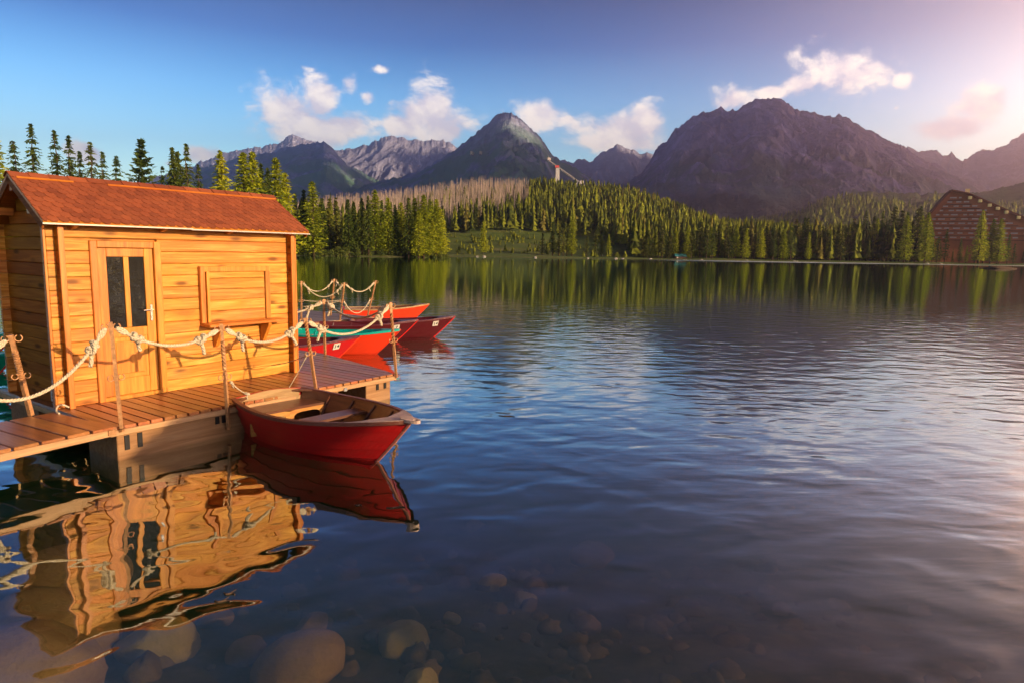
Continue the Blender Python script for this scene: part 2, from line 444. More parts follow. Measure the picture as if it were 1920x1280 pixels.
def mat_water():
    M = MT('lake_water'); t = M.t
    t.nodes.remove(M.b)
    pos = M.coord('World'); sp = M.n('ShaderNodeSeparateXYZ'); M.l(pos, sp.inputs[0]); X, Y = sp.outputs[0], sp.outputs[1]
    def nz(sc, rot, detail, rough, dist=0):
        mp = M.n('ShaderNodeMapping', vector_type='TEXTURE'); mp.inputs['Rotation'].default_value = (0, 0, rot); mp.inputs['Scale'].default_value = (1/sc[0], 1/sc[1], 1)
        M.l(pos, mp.inputs[0]); return M.noise(mp.outputs[0], 1, detail, rough, dist)
    # calm by the pier, wind ripples further out, in patches
    dx = M.math('ADD', X, 4.5); dy = M.math('SUBTRACT', Y, 4.0)
    dist = M.math('SQRT', M.math('ADD', M.math('MULTIPLY', dx, dx), M.math('MULTIPLY', M.math('MULTIPLY', dy, dy), .8)))
    open_ = M.rng(dist, 3.0, 12, 0.07, 1, True)
    patch = M.rng(nz((.05,.11), .15, 3, .5), .35, .65, .55, 1.15)
    swell = nz((1.0,2.1), -.12, 2, .45, .5)
    wob = nz((1.8,2.3), .4, 1, .4, .4)
    rip = nz((1.1,4.4), .10, 3, .5, .3)
    fine = nz((5,15), -.05, 2, .5)
    amp = M.math('MULTIPLY', open_, patch)
    far = M.rng(Y, 13, 36, 1, .24, True)
    vfar = M.rng(Y, 40, 150, 1, .22, True)
    amp = M.math('MULTIPLY', M.math('MULTIPLY', amp, far), vfar)
    h = M.math('MULTIPLY', M.math('SUBTRACT', wob, .5), M.math('MULTIPLY', far, .0135))
    h = M.math('ADD', h, M.math('MULTIPLY', M.math('MULTIPLY', M.math('SUBTRACT', swell, .5), .020), amp))
    h = M.math('ADD', h, M.math('MULTIPLY', M.math('MULTIPLY', M.math('SUBTRACT', rip, .5), .0095), amp))
    h = M.math('ADD', h, M.math('MULTIPLY', M.math('MULTIPLY', M.math('SUBTRACT', fine, .5), .0012), amp))
    # ruffled strip of wind along the far right shore
    band = M.math('MULTIPLY', M.rng(M.math('SUBTRACT', Y, M.math('MULTIPLY', X, .30)), 205, 222, 0, 1, True), M.rng(X, 20, 110, 0, 1, True))
    h = M.math('ADD', h, M.math('MULTIPLY', M.math('MULTIPLY', M.math('SUBTRACT', nz((1.3,3.0), .1, 3, .6), .5), .16), band))
    bp = M.n('ShaderNodeBump'); bp.inputs['Strength'].default_value = 1; bp.inputs['Distance'].default_value = 1.0; M.l(h, bp.inputs['Height'])
    geo = M.n('ShaderNodeNewGeometry'); dt = M.n('ShaderNodeVectorMath', operation='DOT_PRODUCT'); M.l(bp.outputs[0], dt.inputs[0]); M.l(geo.outputs['Incoming'], dt.inputs[1])
    fres = M.math('MULTIPLY_ADD', M.math('POWER', M.math('SUBTRACT', 1.0, M.math('ABSOLUTE', dt.outputs['Value']), None, True), 2.5), .915, .085, True)
    gl = M.n('ShaderNodeBsdfGlossy'); M.l(M.math('MULTIPLY_ADD', band, .42, .02), gl.inputs['Roughness']); gl.inputs['Color'].default_value = (.90,.98,.98,1); M.l(bp.outputs[0], gl.inputs['Normal'])
    tr = M.n('ShaderNodeBsdfTransparent'); tr.inputs[0].default_value = (.93,.93,.90,1)
    mx = M.n('ShaderNodeMixShader'); M.l(fres, mx.inputs[0]); M.l(tr.outputs[0], mx.inputs[1]); M.l(gl.outputs[0], mx.inputs[2])
    M.l(mx.outputs[0], M.out.inputs['Surface'])
    va = M.n('ShaderNodeVolumeAbsorption'); va.inputs['Color'].default_value = (.58,.56,.34,1); va.inputs['Density'].default_value = .66
    vs = M.n('ShaderNodeVolumeScatter'); vs.inputs['Color'].default_value = (.05,.48,.34,1); vs.inputs['Density'].default_value = .11
    ad = M.n('ShaderNodeAddShader'); M.l(va.outputs[0], ad.inputs[0]); M.l(vs.outputs[0], ad.inputs[1]); M.l(ad.outputs[0], M.out.inputs['Volume'])
    return M.m
b = MB()
# the water reaches a little under its banks
wx0, wx1, wy0, wy1 = -130, 380, -80, 345
b.box(wx0, wx1, wy0, wy1, -9.5, 0)
water = tag(b.build('lake_water', mat_water()), 'dark blue rippled lake with calm reflections beside the pier', 'water', kind='structure')

# ---- mountains
def mat_mountain(name, rock, rock2, grass, forest, zf, zg):
    """zf: tree line height, zg: height where turf gives way to rock"""
    M = MT(name)
    pos = M.coord('World'); sp = M.n('ShaderNodeSeparateXYZ'); M.l(pos, sp.inputs[0])
    n1 = M.noise(M.coord('World', (.004,.004,.006)), 1, 8, .65, .6); n2 = M.noise(M.coord('World', (.022,.022,.022)), 1, 7, .7)
    st = M.noise(M.coord('World', (.02,.006,.003)), 1, 6, .65, .8)
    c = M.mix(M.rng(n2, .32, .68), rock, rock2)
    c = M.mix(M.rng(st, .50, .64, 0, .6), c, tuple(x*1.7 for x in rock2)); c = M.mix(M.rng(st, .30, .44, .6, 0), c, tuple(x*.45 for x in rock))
    nm = M.n('ShaderNodeNewGeometry').outputs['Normal']; sn = M.n('ShaderNodeSeparateXYZ'); M.l(nm, sn.inputs[0])
    turf = M.math('MULTIPLY', M.rng(n1, .40, .53), M.rng(sp.outputs[2], zg*.75, zg*1.2, 1, .0))
    c = M.mix(M.math('MULTIPLY', turf, .85), c, grass)
    fl = M.rng(M.math('ADD', sp.outputs[2], M.math('MULTIPLY', M.math('SUBTRACT', n1, .5), zf*1.2)), zf*.75, zf*1.05, 1, 0)
    fs = M.noise(M.coord('World', (.09,.09,.02)), 1, 3, .7)
    c = M.mix(fl, c, M.mix(M.rng(fs, .3, .7), tuple(x*.55 for x in forest), tuple(x*1.4 for x in forest)))
    M.set(c, .95, spec=.1); M.bump(M.math('ADD', M.math('ADD', n2, M.math('MULTIPLY', st, .6)), M.math('MULTIPLY', fs, .25)), 1.0, 22)
    return M.m
def mountain(name, prof, D, fr, mat, label, seed, amp=.16, zbase=0, pw=1.2, nt=130, step=1.3, fs=1.0, cliff=0, crag=11):
    px = np.array([q[0] for q in prof], float); py = np.array([q[1] for q in prof], float)
    P = np.arange(px[0], px[-1]+.1, step)
    yy = np.interp(P, px, py)
    yy = yy - (ridged(P*.055, P*0+seed, 5, seed, .65)-.6)*crag - (ridged(P*.018, P*0+seed+9, 3, seed)-.6)*5
    R0 = np.array([ondepth(a, c, D) for a, c in zip(P, yy)]); R1 = np.array([ondepth(a, c, D) for a, c in zip(P, np.interp(P, px, py))])
    T = np.concatenate([np.linspace(0, 1, nt), 1+np.linspace(.05, .5, 8)])
    tt, _ = np.meshgrid(T, P); X = R0[:, 0][:, None]; Zr = R0[:, 2][:, None]
    dep = D*(fr+(1-fr)*tt); x = X*dep/D
    f = np.clip(tt, 0, 1)
    Zs = R1[:, 2][:, None]; dzr = Zr-Zs
    z = zbase + (Zs-zbase)*(f**pw) + dzr*f**9
    env = np.clip(f*(1-f)*3.2, 0, 1)
    sc = fs/420.0
    wx = (fbm(x*sc*.7, dep*sc*.7, 3, seed+3)-.5)*1.6; 
    rg = ridged(x*sc*1.25+wx, dep*sc*.42+wx*.5, 6, seed, .64)-.53
    z = z + env*(Zr-zbase)*amp*2.6*rg + env*(ridged(x*.011+wx*.8, dep*.0065+wx, 4, seed+5)-.5)*60*fs
    if cliff:
        z = z + env*cliff*np.round((z/60))*0
    z = np.where(tt > 1, zbase + (Zr-zbase)*np.clip(1-(tt-1)*1.7, 0, 1), z)
    V = np.stack([x, dep, z], -1).reshape(-1, 3); n, k = tt.shape
    i = np.arange(n-1)[:, None]; j = np.arange(k-1)[None]
    Fq = np.stack([i*k+j, (i+1)*k+j, (i+1)*k+j+1, i*k+j+1], -1).reshape(-1, 4)
    o = npmesh(name, V, Fq, mat)
    return tag(o, label, 'mountain', kind='structure')
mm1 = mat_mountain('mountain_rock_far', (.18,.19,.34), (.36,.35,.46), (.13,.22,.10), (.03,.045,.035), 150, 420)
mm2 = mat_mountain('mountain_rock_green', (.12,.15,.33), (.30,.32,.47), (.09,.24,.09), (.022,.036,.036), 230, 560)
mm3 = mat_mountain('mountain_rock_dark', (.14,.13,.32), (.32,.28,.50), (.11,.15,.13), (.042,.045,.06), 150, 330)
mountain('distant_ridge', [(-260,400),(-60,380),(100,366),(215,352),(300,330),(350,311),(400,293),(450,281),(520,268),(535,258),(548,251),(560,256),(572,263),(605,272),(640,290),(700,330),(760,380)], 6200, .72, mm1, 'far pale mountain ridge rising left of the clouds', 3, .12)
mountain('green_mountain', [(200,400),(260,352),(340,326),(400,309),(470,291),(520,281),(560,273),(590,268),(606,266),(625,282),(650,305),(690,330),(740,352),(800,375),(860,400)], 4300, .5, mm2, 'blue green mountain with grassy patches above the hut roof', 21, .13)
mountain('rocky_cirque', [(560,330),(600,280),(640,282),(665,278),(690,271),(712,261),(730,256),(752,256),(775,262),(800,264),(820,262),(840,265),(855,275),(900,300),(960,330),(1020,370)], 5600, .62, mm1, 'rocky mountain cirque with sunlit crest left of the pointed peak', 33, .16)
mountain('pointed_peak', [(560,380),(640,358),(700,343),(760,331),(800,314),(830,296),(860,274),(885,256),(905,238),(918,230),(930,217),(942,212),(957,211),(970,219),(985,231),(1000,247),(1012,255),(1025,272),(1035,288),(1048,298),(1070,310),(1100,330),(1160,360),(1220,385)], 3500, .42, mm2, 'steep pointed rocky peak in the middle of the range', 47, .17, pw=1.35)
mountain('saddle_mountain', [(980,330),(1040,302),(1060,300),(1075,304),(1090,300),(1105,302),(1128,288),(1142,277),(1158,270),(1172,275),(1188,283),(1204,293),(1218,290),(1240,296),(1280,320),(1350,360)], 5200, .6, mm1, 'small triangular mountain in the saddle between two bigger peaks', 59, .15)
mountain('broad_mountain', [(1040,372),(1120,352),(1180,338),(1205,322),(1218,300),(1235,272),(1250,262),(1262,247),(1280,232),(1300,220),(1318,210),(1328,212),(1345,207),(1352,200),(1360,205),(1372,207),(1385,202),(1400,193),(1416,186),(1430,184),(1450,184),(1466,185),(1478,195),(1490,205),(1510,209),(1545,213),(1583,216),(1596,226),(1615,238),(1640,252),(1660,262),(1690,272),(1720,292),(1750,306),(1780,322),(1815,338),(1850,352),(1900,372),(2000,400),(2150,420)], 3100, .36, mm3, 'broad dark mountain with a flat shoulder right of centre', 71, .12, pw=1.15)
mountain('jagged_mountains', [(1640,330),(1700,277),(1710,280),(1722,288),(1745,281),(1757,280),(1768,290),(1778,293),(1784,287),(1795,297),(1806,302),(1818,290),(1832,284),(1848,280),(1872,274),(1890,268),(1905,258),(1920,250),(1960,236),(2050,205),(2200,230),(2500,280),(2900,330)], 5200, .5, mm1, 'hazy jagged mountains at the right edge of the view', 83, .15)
# wooded ridge below the mountains on the right
mountain('wooded_ridge', [(1340,448),(1420,425),(1500,398),(1560,376),(1610,362),(1680,360),(1760,364),(1820,362),(1880,352),(1950,340),(2060,330),(2300,350),(2600,390)], 1300, .55, mat_mountain('wooded_ridge', (.03,.04,.02), (.05,.06,.025), (.05,.065,.02), (.045,.06,.02), 900, 900), 'wooded ridge behind the hotel', 95, .06, nt=30, step=4)
# ------------------------------------------------------------------ trees
def mat_foliage(name, dark, light, use_attr=False, transl=.25):
    M = MT(name)
    isl = M.n('ShaderNodeNewGeometry').outputs['Random Per Island']
    c = M.mix(isl, dark, light)
    if use_attr:
        at = M.n('ShaderNodeAttribute', attribute_name='tint').outputs['Fac']
        c = M.mix(M.rng(at, 0, 1, 0, 1), M.mix(.5, c, tuple(x*.6 for x in dark)), M.mix(.6, c, tuple(x*1.25 for x in light)))
        c = M.mix(M.rng(at, .94, 1.0, 0, .6), c, (.12,.07,.03))
    else:
        orr = M.n('ShaderNodeObjectInfo').outputs['Random']
        hs = M.n('ShaderNodeHueSaturation'); M.l(c, hs.inputs['Color']); M.l(M.rng(orr, 0, 1, .75, 1.25), hs.inputs['Value']); M.l(M.rng(orr, 0, 1, .512, .488), hs.inputs['Hue']); c = hs.outputs[0]
    M.set(c, .8, spec=.15)
    tl = M.n('ShaderNodeBsdfTranslucent'); M.l(c, tl.inputs[0])
    mx = M.n('ShaderNodeMixShader'); mx.inputs[0].default_value = transl; M.l(M.b.outputs[0], mx.inputs[1]); M.l(tl.outputs[0], mx.inputs[2]); M.l(mx.outputs[0], M.out.inputs[0])
    return M.m
m_spruce = mat_foliage('spruce_needles', (.022,.042,.010), (.12,.155,.018))
m_larch = mat_foliage('larch_needles', (.13,.18,.010), (.48,.50,.025), transl=.45)
m_far = mat_foliage('far_needles', (.026,.040,.010), (.14,.15,.016))
m_bush = mat_foliage('bush_leaves', (.04,.065,.012), (.13,.15,.03))
m_forest = mat_foliage('forest_needles', (.04,.06,.010), (.25,.265,.020), True)
m_bark = plain('bark', (.085,.055,.038), .9, nscale=3, var=.4, bump=.4, spec=.1)
m_dead = plain('dead_bark', (.30,.23,.19), .9, nscale=.3, var=.35, bump=0, spec=.1)

def crown_mesh(h, rad, nwh, nb, nq, q, seed, base=.12, droop=.35, pw=.8, sparse=0.0):
    r = np.random.default_rng(seed); V = []
    for w in range(nwh):
        t = base + (1-base)*((w+r.random())/nwh)
        Lm = rad*(1-t)**pw*(1 if t > base+.12 else .55+.45*(t-base)/.12)
        if r.random() < sparse: continue
        side = r.random()*6.28
        for k in range(nb):
            a = side + 6.28*k/nb + r.normal()*.35; L = max(.12, Lm*r.uniform(.6, 1.15))
            d = np.array([math.cos(a), math.sin(a), 0]); dr = droop*r.uniform(.5, 1.4)
            rise = .25*t
            nn = max(2, int(nq*(.4+.6*L/rad)))
            for s in np.linspace(.15, 1, nn):
                p = d*L*s + np.array([0, 0, t*h + L*(rise*s - dr*s**1.6)]) + r.normal(size=3)*q*.18
                u = d*math.cos(.35) + np.array([0,0,-1])*dr + r.normal(size=3)*.35; u /= np.linalg.norm(u)
                v = np.cross(u, r.normal(size=3)+np.array([0,0,1.2])); v /= np.linalg.norm(v)
                a1 = q*r.uniform(.6, 1.2); b1 = q*r.uniform(.25, .55)*(1.2-.5*s)
                V += [p-u*a1*.6-v*b1*.6, p-u*a1*.3+v*b1, p+u*a1+v*b1*.15, p+u*a1*.25-v*b1]
    V += []
    V = np.array(V); F = np.arange(len(V)).reshape(-1, 4)
    return V, F
def trunk_mb(h, r0, seed):
    r = random.Random(seed); b = MB()
    pts = [(r.uniform(-.05,.05)*k, r.uniform(-.05,.05)*k, h*k/6-.3*(k == 0)) for k in range(7)]
    b.tube(pts, [r0*(1-k/6.3)**.8 for k in range(7)], 7); 
    for k in range(10):
        z = h*(.06+.02*k); a = r.uniform(0, 6.28); L = r.uniform(.4, 1.1)
        b.tube([(0,0,z), (math.cos(a)*L, math.sin(a)*L, z-.05*L)], [.035, .012], 4)
    return b
PROTO = {}
def proto_tree(key, name, mat, h, rad, **kw):
    seed = kw.pop('seed', 1)
    V, F = crown_mesh(h, rad, seed=seed, **kw)
    c = npmesh('crown', V, F, mat); t = trunk_mb(h*.97, h*.013+.03, seed).build('trunk', m_bark, smooth=True)
    COL.objects.unlink(c); COL.objects.unlink(t)
    PROTO[key] = (name, c.data, t.data, h)
    bpy.data.objects.remove(c); bpy.data.objects.remove(t)
for i in range(3):
    proto_tree(('spruce', i), 'spruce_tree', m_spruce, 20, 2.9+.4*i, nwh=50, nb=8, nq=7, q=.50, seed=100+i, droop=.42)
    proto_tree(('larch', i), 'larch_tree', m_larch, 20, 3.3+.3*i, nwh=54, nb=9, nq=7, q=.52, seed=200+i, droop=.22, base=.07, pw=.72)
    proto_tree(('thin', i), 'spruce_tree', m_spruce, 20, 3.0+.5*i, nwh=66, nb=5, nq=8, q=.38, seed=300+i, droop=.45, sparse=.12, base=.12, pw=.7)
for i in range(4):
    proto_tree(('far', i), 'spruce_tree', m_far, 20, 2.5+.35*i, nwh=26, nb=7, nq=4, q=.85, seed=400+i, droop=.35, base=.10+.05*(i % 2))
proto_tree(('wide', 0), 'spruce_tree', m_spruce, 20, 5.6, nwh=40, nb=9, nq=10, q=.55, seed=500, droop=-.12, base=.1, pw=.9)
def tree(kind, x, y, h, label, group, rz=None, wide=1.0, z=None):
    ks = [k for k in PROTO if k[0] == kind]; k = ks[random.randrange(len(ks))]
    name, cm, tm, h0 = PROTO[k]
    if z is None: z = float(ground_z(np.array([float(x)]), np.array([float(y)]))[0][0])
    o = empty(name, (x, y, max(z, -.3)), rz if rz is not None else random.uniform(0, 6.28), label, 'tree', group)
    s = h/h0; o.scale = (s*wide, s*wide, s)
    for nm, me in (('trunk', tm), ('crown', cm)):
        c = bpy.data.objects.new(nm, me); COL.objects.link(c); c.parent = o
    return o
def tree_px(kind, px, top, y, label, group, wide=1.0):
    q = ondepth(px, 470, y); z = float(ground_z(np.array([q[0]]), np.array([y]))[0][0])
    t = ondepth(px, top, y)
    return tree(kind, q[0], y, t[2]-z, label, group, wide=wide, z=z)
# trees on the shore behind the hut
behind = [('larch',4,292,104,'bright green tree at the left edge beside the roof'),('thin',40,272,112,'thin dark spruce second from the left edge above the roof'),
 ('thin',75,250,112,'tallest dark spruce rising over the left end of the roof'),('thin',117,268,113,'slim spruce between the tallest one and its right neighbours above the roof'),
 ('thin',143,273,116,'dark spruce left of a small one above the roof'),('thin',161,300,118,'small spruce squeezed between two taller ones above the roof'),
 ('thin',181,284,118,'dark spruce with ragged top right of the small spruce above the roof'),('thin',203,305,120,'thin sparse spruce above the middle left of the roof'),
 ('thin',228,312,121,'short lone spruce left of the wide one above the roof'),('wide',275,286,124,'wide dark conifer with upswept bare branches above the roof'),
 ('thin',312,336,127,'little spruce right of the wide conifer above the roof'),('spruce',332,305,128,'left one of a pair of spruces against the blue mountain'),
 ('spruce',341,310,129,'right one of a pair of spruces against the blue mountain'),('thin',358,298,130,'tall thin spruce against the blue mountain behind the roof'),
 ('thin',378,335,132,'short dark spruce just right of the tall thin one behind the roof'),('larch',420,315,136,'single bright green larch standing apart behind the roof'),
 ('larch',462,316,142,'left of two bright larches behind the right half of the roof'),('larch',479,318,143,'right of two bright larches behind the right half of the roof'),
 ('spruce',494,340,146,'dark spruce between the bright larches behind the roof end'),('spruce',506,345,150,'dull spruce near the right end of the ridge'),
 ('larch',521,326,152,'big bright larch at the right end of the roof ridge'),('larch',538,352,156,'lower bright larch behind the right end of the roof')]
for kd, px, top, y, lab in behind: tree_px(kd, px, top, y, lab, 'trees on the shore behind the hut', 1.15 if kd == 'larch' else 1.0)
# the promontory
prom = [('spruce',556,364,186,'dark spruce at the left end of the promontory beside the roof'),('larch',588,341,186,'tallest bright conifer on the promontory near the eave'),
 ('spruce',572,356,188,'dark spruce right behind the tallest bright conifer'),('spruce',606,372,196,'dim spruce in the gap right of the tallest bright conifer'),
 ('far',619,374,215,'slender far spruce in the gap of the promontory'),('far',631,372,217,'second slender far spruce in the gap of the promontory'),
 ('spruce',654,374,193,'dark green spruce at the left end of the promontory grove'),('spruce',664,378,196,'spruce behind the left end of the grove'),
 ('spruce',679,371,196,'dark tall spruce in the left part of the grove'),('spruce',691,368,195,'spruce in front of the grove with thin top'),
 ('larch',704,357,198,'tallest half lit conifer in the middle of the grove'),('spruce',716,376,203,'shaded spruce right of the tallest grove conifer'),
 ('larch',728,372,199,'pale green conifer in the middle of the grove'),('spruce',741,385,199,'short dark spruce in the grove'),
 ('larch',752,380,201,'lit conifer left of the dark pointed spruce'),('spruce',766,371,197,'dark pointed spruce among the bright trees of the grove'),
 ('larch',778,372,201,'bright conifer right behind the dark pointed spruce'),('larch',794,366,200,'tallest bright yellow green conifer at the right of the grove'),
 ('larch',806,376,204,'bright yellow green conifer second from the tip'),('larch',818,374,205,'bright yellow green conifer at the tip of the promontory'),
 ('larch',826,392,207,'lowest bright conifer leaning over the water at the tip'),('larch',785,400,196,'low leafy conifer in front of the bright grove trees'),
 ('larch',811,412,203,'small bright tree near the stony point')]
for kd, px, top, y, lab in prom: tree_px(kd, px, top, y, lab, 'trees on the promontory', 1.25 if kd == 'larch' else 1.1)
# clearing and far shore, trees one can tell apart
clear = [('larch',906,415,275,'lone slim bright tree by the water in the clearing'),('larch',984,393,420,'lone tree with a tall bare trunk above the clearing'),
 ('far',1017,433,290,'reddish pointed spruce at the right side of the clearing'),('spruce',1036,416,287,'dark spruce left of a row of shore trees'),
 ('far',1048,415,284,'broad spruce second in the row of shore trees'),('far',1056,430,282,'short lit spruce in the row of shore trees'),
 ('larch',1072,405,286,'tallest lit spruce right of the clearing'),('far',1063,420,289,'dim spruce leaning behind the tallest lit one'),
 ('far',1100,438,280,'lone pointed spruce between two groups on the far shore'),('far',1116,433,283,'slim dark spruce left of the bright pair on the far shore'),
 ('spruce',1128,440,285,'left of the bright pair on the far shore'),('larch',1141,440,283,'brightest small tree on the far shore before the wood'),
 ('far',1207,444,290,'dark shrubby spruce below the wooded hill'),('far',935,400,430,'feathery tree standing over the clearing with bare lower trunk')]
for kd, px, top, y, lab in clear: tree_px(kd, px, top, y, lab, 'trees on the far shore', 1.1)
far_pts = []
for px in np.concatenate([np.arange(1215, 1770, 6.4), np.arange(1770, 1960, 15)]):
    p = px + rng.uniform(-3, 3); base = np.interp(p, [1200,1300,1500,1900],[277,291,304,318]); y = base + rng.uniform(0, 16)
    big = 1690 < p < 1745
    top = np.interp(p, [1200,1290,1400,1500,1600,1690,1720,1745,1800,1960],[436,430,426,420,408,402,398,432,446,450]) + rng.uniform(-14, 26)
    if abs(p-1275) < 9: continue
    far_pts.append((p, top, y))
for px, top, y in far_pts:
    kd = random.choices(('larch', 'far', 'spruce', 'thin'), (.16, .5, .2, .14))[0]
    tree_px(kd, px, top, y, 'conifer in the dense front row along the far right shore' if px < 1745 else 'conifer on the shore in front of the big hotel',
            'conifers in front row along the far right shore' if px < 1745 else 'conifers in front of the hotel', random.uniform(.85, 1.35))
for px, top, y in ((1696,404,303),(1735,399,305),(1836,396,312),(1872,410,314),(1858,412,316)):
    tree_px('larch', px, top, y, {1696:'tall lit conifer just left of the hotel gable corner',1735:'tallest lit conifer beside the left edge of the hotel',1836:'tall slim lit conifer before the middle of the hotel',1872:'round topped lit conifer before the hotel',1858:'lit conifer tucked behind the round topped one at the hotel'}[px], 'tall conifers by the hotel', 1.2)

# ---- the wood on the hill as one mass
def forest(name, pts, hts, tints, mat, label, cat, seed, tiers=7, seg=5, widef=.165):
    r = np.random.default_rng(seed); n = len(pts)
    vs = []; fs = []; tt = []; base = 0
    ang = np.linspace(0, 2*np.pi, seg*2, endpoint=False)
    P = np.asarray(pts); H = np.asarray(hts); 
    wv = r.uniform(.6, 1.5, n)
    allV = []; allF = []; allT = []
    off = 0
    for t in range(tiers):
        f0 = .10 + .80*t/tiers; f1 = min(1.0, f0+.80/tiers*1.75)
        rad = H*widef*wv*(1-f0*.93)*r.uniform(.75, 1.2, n)
        rot = r.uniform(0, 6.28, n)
        rj = r.uniform(.6, 1.35, (n, seg*2))*np.where(np.arange(seg*2) % 2 == 0, 1.0, .30)[None]
        a = ang[None]+rot[:, None]
        ring = np.stack([P[:, 0:1]+np.cos(a)*rad[:, None]*rj, P[:, 1:2]+np.sin(a)*rad[:, None]*rj,
                         P[:, 2:3]+H[:, None]*(f0 + r.uniform(-.045, .03, (n, seg*2)))], -1)
        lean = r.normal(size=(n, 2))*.012*H[:, None]
        apex = np.stack([P[:, 0]+lean[:, 0], P[:, 1]+lean[:, 1], P[:, 2]+H*f1], -1)[:, None]
        V = np.concatenate([ring, apex], 1); k = seg*2+1
        j = np.arange(seg*2); tri = np.stack([j, (j+1) % (seg*2), np.full(seg*2, seg*2)], -1)
        F = (tri[None] + (np.arange(n)*k)[:, None, None]).reshape(-1, 3) + off
        allV.append(V.reshape(-1, 3)); allF.append(F); allT.append(np.repeat(tints, k)); off += n*k
    o = npmesh(name, np.concatenate(allV), np.concatenate(allF), mat, attr=np.concatenate(allT))
    return tag(o, label, cat, kind='stuff')
def sticks(name, pts, hts, mat, label, cat, seed, rr=.16):
    r = np.random.default_rng(seed); n = len(pts); P = np.asarray(pts); H = np.asarray(hts); a = np.arange(4)*np.pi/2
    w = rr*r.uniform(.7, 1.4, n); lean = r.normal(size=(n, 2))*.02*H[:, None]
    lo = np.stack([P[:, 0:1]+np.cos(a)*w[:, None], P[:, 1:2]+np.sin(a)*w[:, None], P[:, 2:3]-.5+0*a], -1)
    hi = np.stack([P[:, 0:1]+lean[:, 0:1]+np.cos(a)*w[:, None]*.3, P[:, 1:2]+lean[:, 1:2]+np.sin(a)*w[:, None]*.3, P[:, 2:3]+H[:, None]+0*a], -1)
    V = [np.concatenate([lo, hi], 1).reshape(-1, 3)]; j = np.arange(4); q = np.stack([j, (j+1) % 4, (j+1) % 4+4, j+4], -1)
    F = [(q[None]+(np.arange(n)*8)[:, None, None]).reshape(-1, 4)]; off = n*8
    for k in range(5):       # stubs of dead branches
        z = P[:, 2]+H*r.uniform(.3, .95, n); b = r.uniform(0, 6.28, n); L = r.uniform(.5, 1.5, n)*(1.2-.2*k/5)
        p0 = np.stack([P[:, 0], P[:, 1], z], -1); p1 = p0 + np.stack([np.cos(b)*L, np.sin(b)*L, -.25*L], -1)
        V.append(np.stack([p0-[0,0,.07], p0+[0,0,.07], p1+[0,0,.03], p1-[0,0,.03]], 1).reshape(-1, 3)); F.append(np.arange(n*4).reshape(-1, 4)+off); off += n*4
    return tag(npmesh(name, np.concatenate(V), np.concatenate(F), mat), label, cat, kind='stuff')
def scatter_hill(n, p0, p1, r0, r1, seed):
    r = np.random.default_rng(seed); p = r.uniform(p0, p1, n); q = np.sqrt(r.uniform(r0**2, r1**2, n))
    a = np.arctan((p-960)/FPX); x = q*np.sin(a); y = q*np.cos(a); z, sd = ground_z(x, y)
    return p, q, x, y, z, sd, r
p, q, x, y, z, sd, r = scatter_hill(26000, 540, 2150, 215, 800, 5)
row = 472+(p-960)*math.tan(ROLL) - (z-CAMH)/y*FPX            # photo row of each foot, to outline the clearing and the dead wood
edge = 452 - 10*np.clip((p-1010)/120, 0, 1)
clearing = (p > 830) & (p < 1175) & (row > np.interp(p, [830,880,1000,1100,1175],[436,440,438,446,468]))
dead = (p < 985) & (row > np.interp(p, [540,640,760,900,985],[404,398,382,372,372])-8) & (row < np.interp(p,[540,700,850,985],[456,448,428,405])) & (q > 330)
keep = (sd > 9) & ~clearing & ~((p > 1735) & (q < 420)) & ~((p < 850) & (sd < 24))
# beyond the crest the wood thins out of sight
live = keep & ~dead & (r.random(len(p)) < np.where(p < 960, .55, .85)*np.clip(fbm(x*.028, y*.028, 3, 71)*3.2-.5, .40, 1))
dl = keep & dead & (r.random(len(p)) < .12)
sel = live | dl
hts = np.where(dl, r.uniform(7, 14, len(p)), r.uniform(8, 20, len(p))**1.0*np.where((p > 985) & (q > 560), .88, 1))
tints = np.clip(fbm(x*.03, y*.03, 3, 44)*1.3-.2 + r.normal(size=len(p))*.36 + np.where(p < 960, -.15, .0), 0, 1)
forest('conifer_wood', np.stack([x, y, z], -1)[sel], hts[sel], tints[sel], m_forest, 'dense conifer wood covering the hill across the lake', 'forest', 6)
dk = keep & dead & ~dl & (r.random(len(p)) < .95)
sticks('dead_wood', np.stack([x, y, z], -1)[dk], r.uniform(10, 18, len(p))[dk], m_dead, 'pale bare trunks of a dead wood on the hillside', 'dead trees', 8, .19)
# under-storey at the clearing
p, q, x, y, z, sd, r = scatter_hill(1500, 835, 1170, 255, 420, 15)
row = 472+(p-960)*math.tan(ROLL) - (z-CAMH)/y*FPX
k = (sd > 2) & (r.random(len(p)) < np.clip(fbm(x*.05, y*.05, 3, 3)*2-.85, 0, 1))
forest('young_conifers', np.stack([x, y, z], -1)[k], r.uniform(.8, 3.6, len(p))[k], r.uniform(.1, .8, len(p))[k], m_forest, 'low scrub of young conifers in the clearing', 'scrub', 17, 3, 5, .3)
# woods along the shores outside the picture, seen in reflections
LB = LAKE; pts = []
for i in range(8, 11):
    a, c = LB[i], LB[(i+1) % len(LB)]; L = np.linalg.norm(c-a); nv = np.array([(c-a)[1], -(c-a)[0]])/L
    for s in np.arange(0, L, 3.2): pts.append(a+(c-a)*s/L + nv*rng.uniform(3, 32))
pts = np.array(pts); zz = ground_z(pts[:, 0], pts[:, 1])[0]
forest('shore_wood', np.column_stack([pts, zz]), rng.uniform(12, 20, len(pts)), rng.uniform(0, .8, len(pts)), m_forest, 'conifer wood on the lake shore at the right', 'forest', 19)
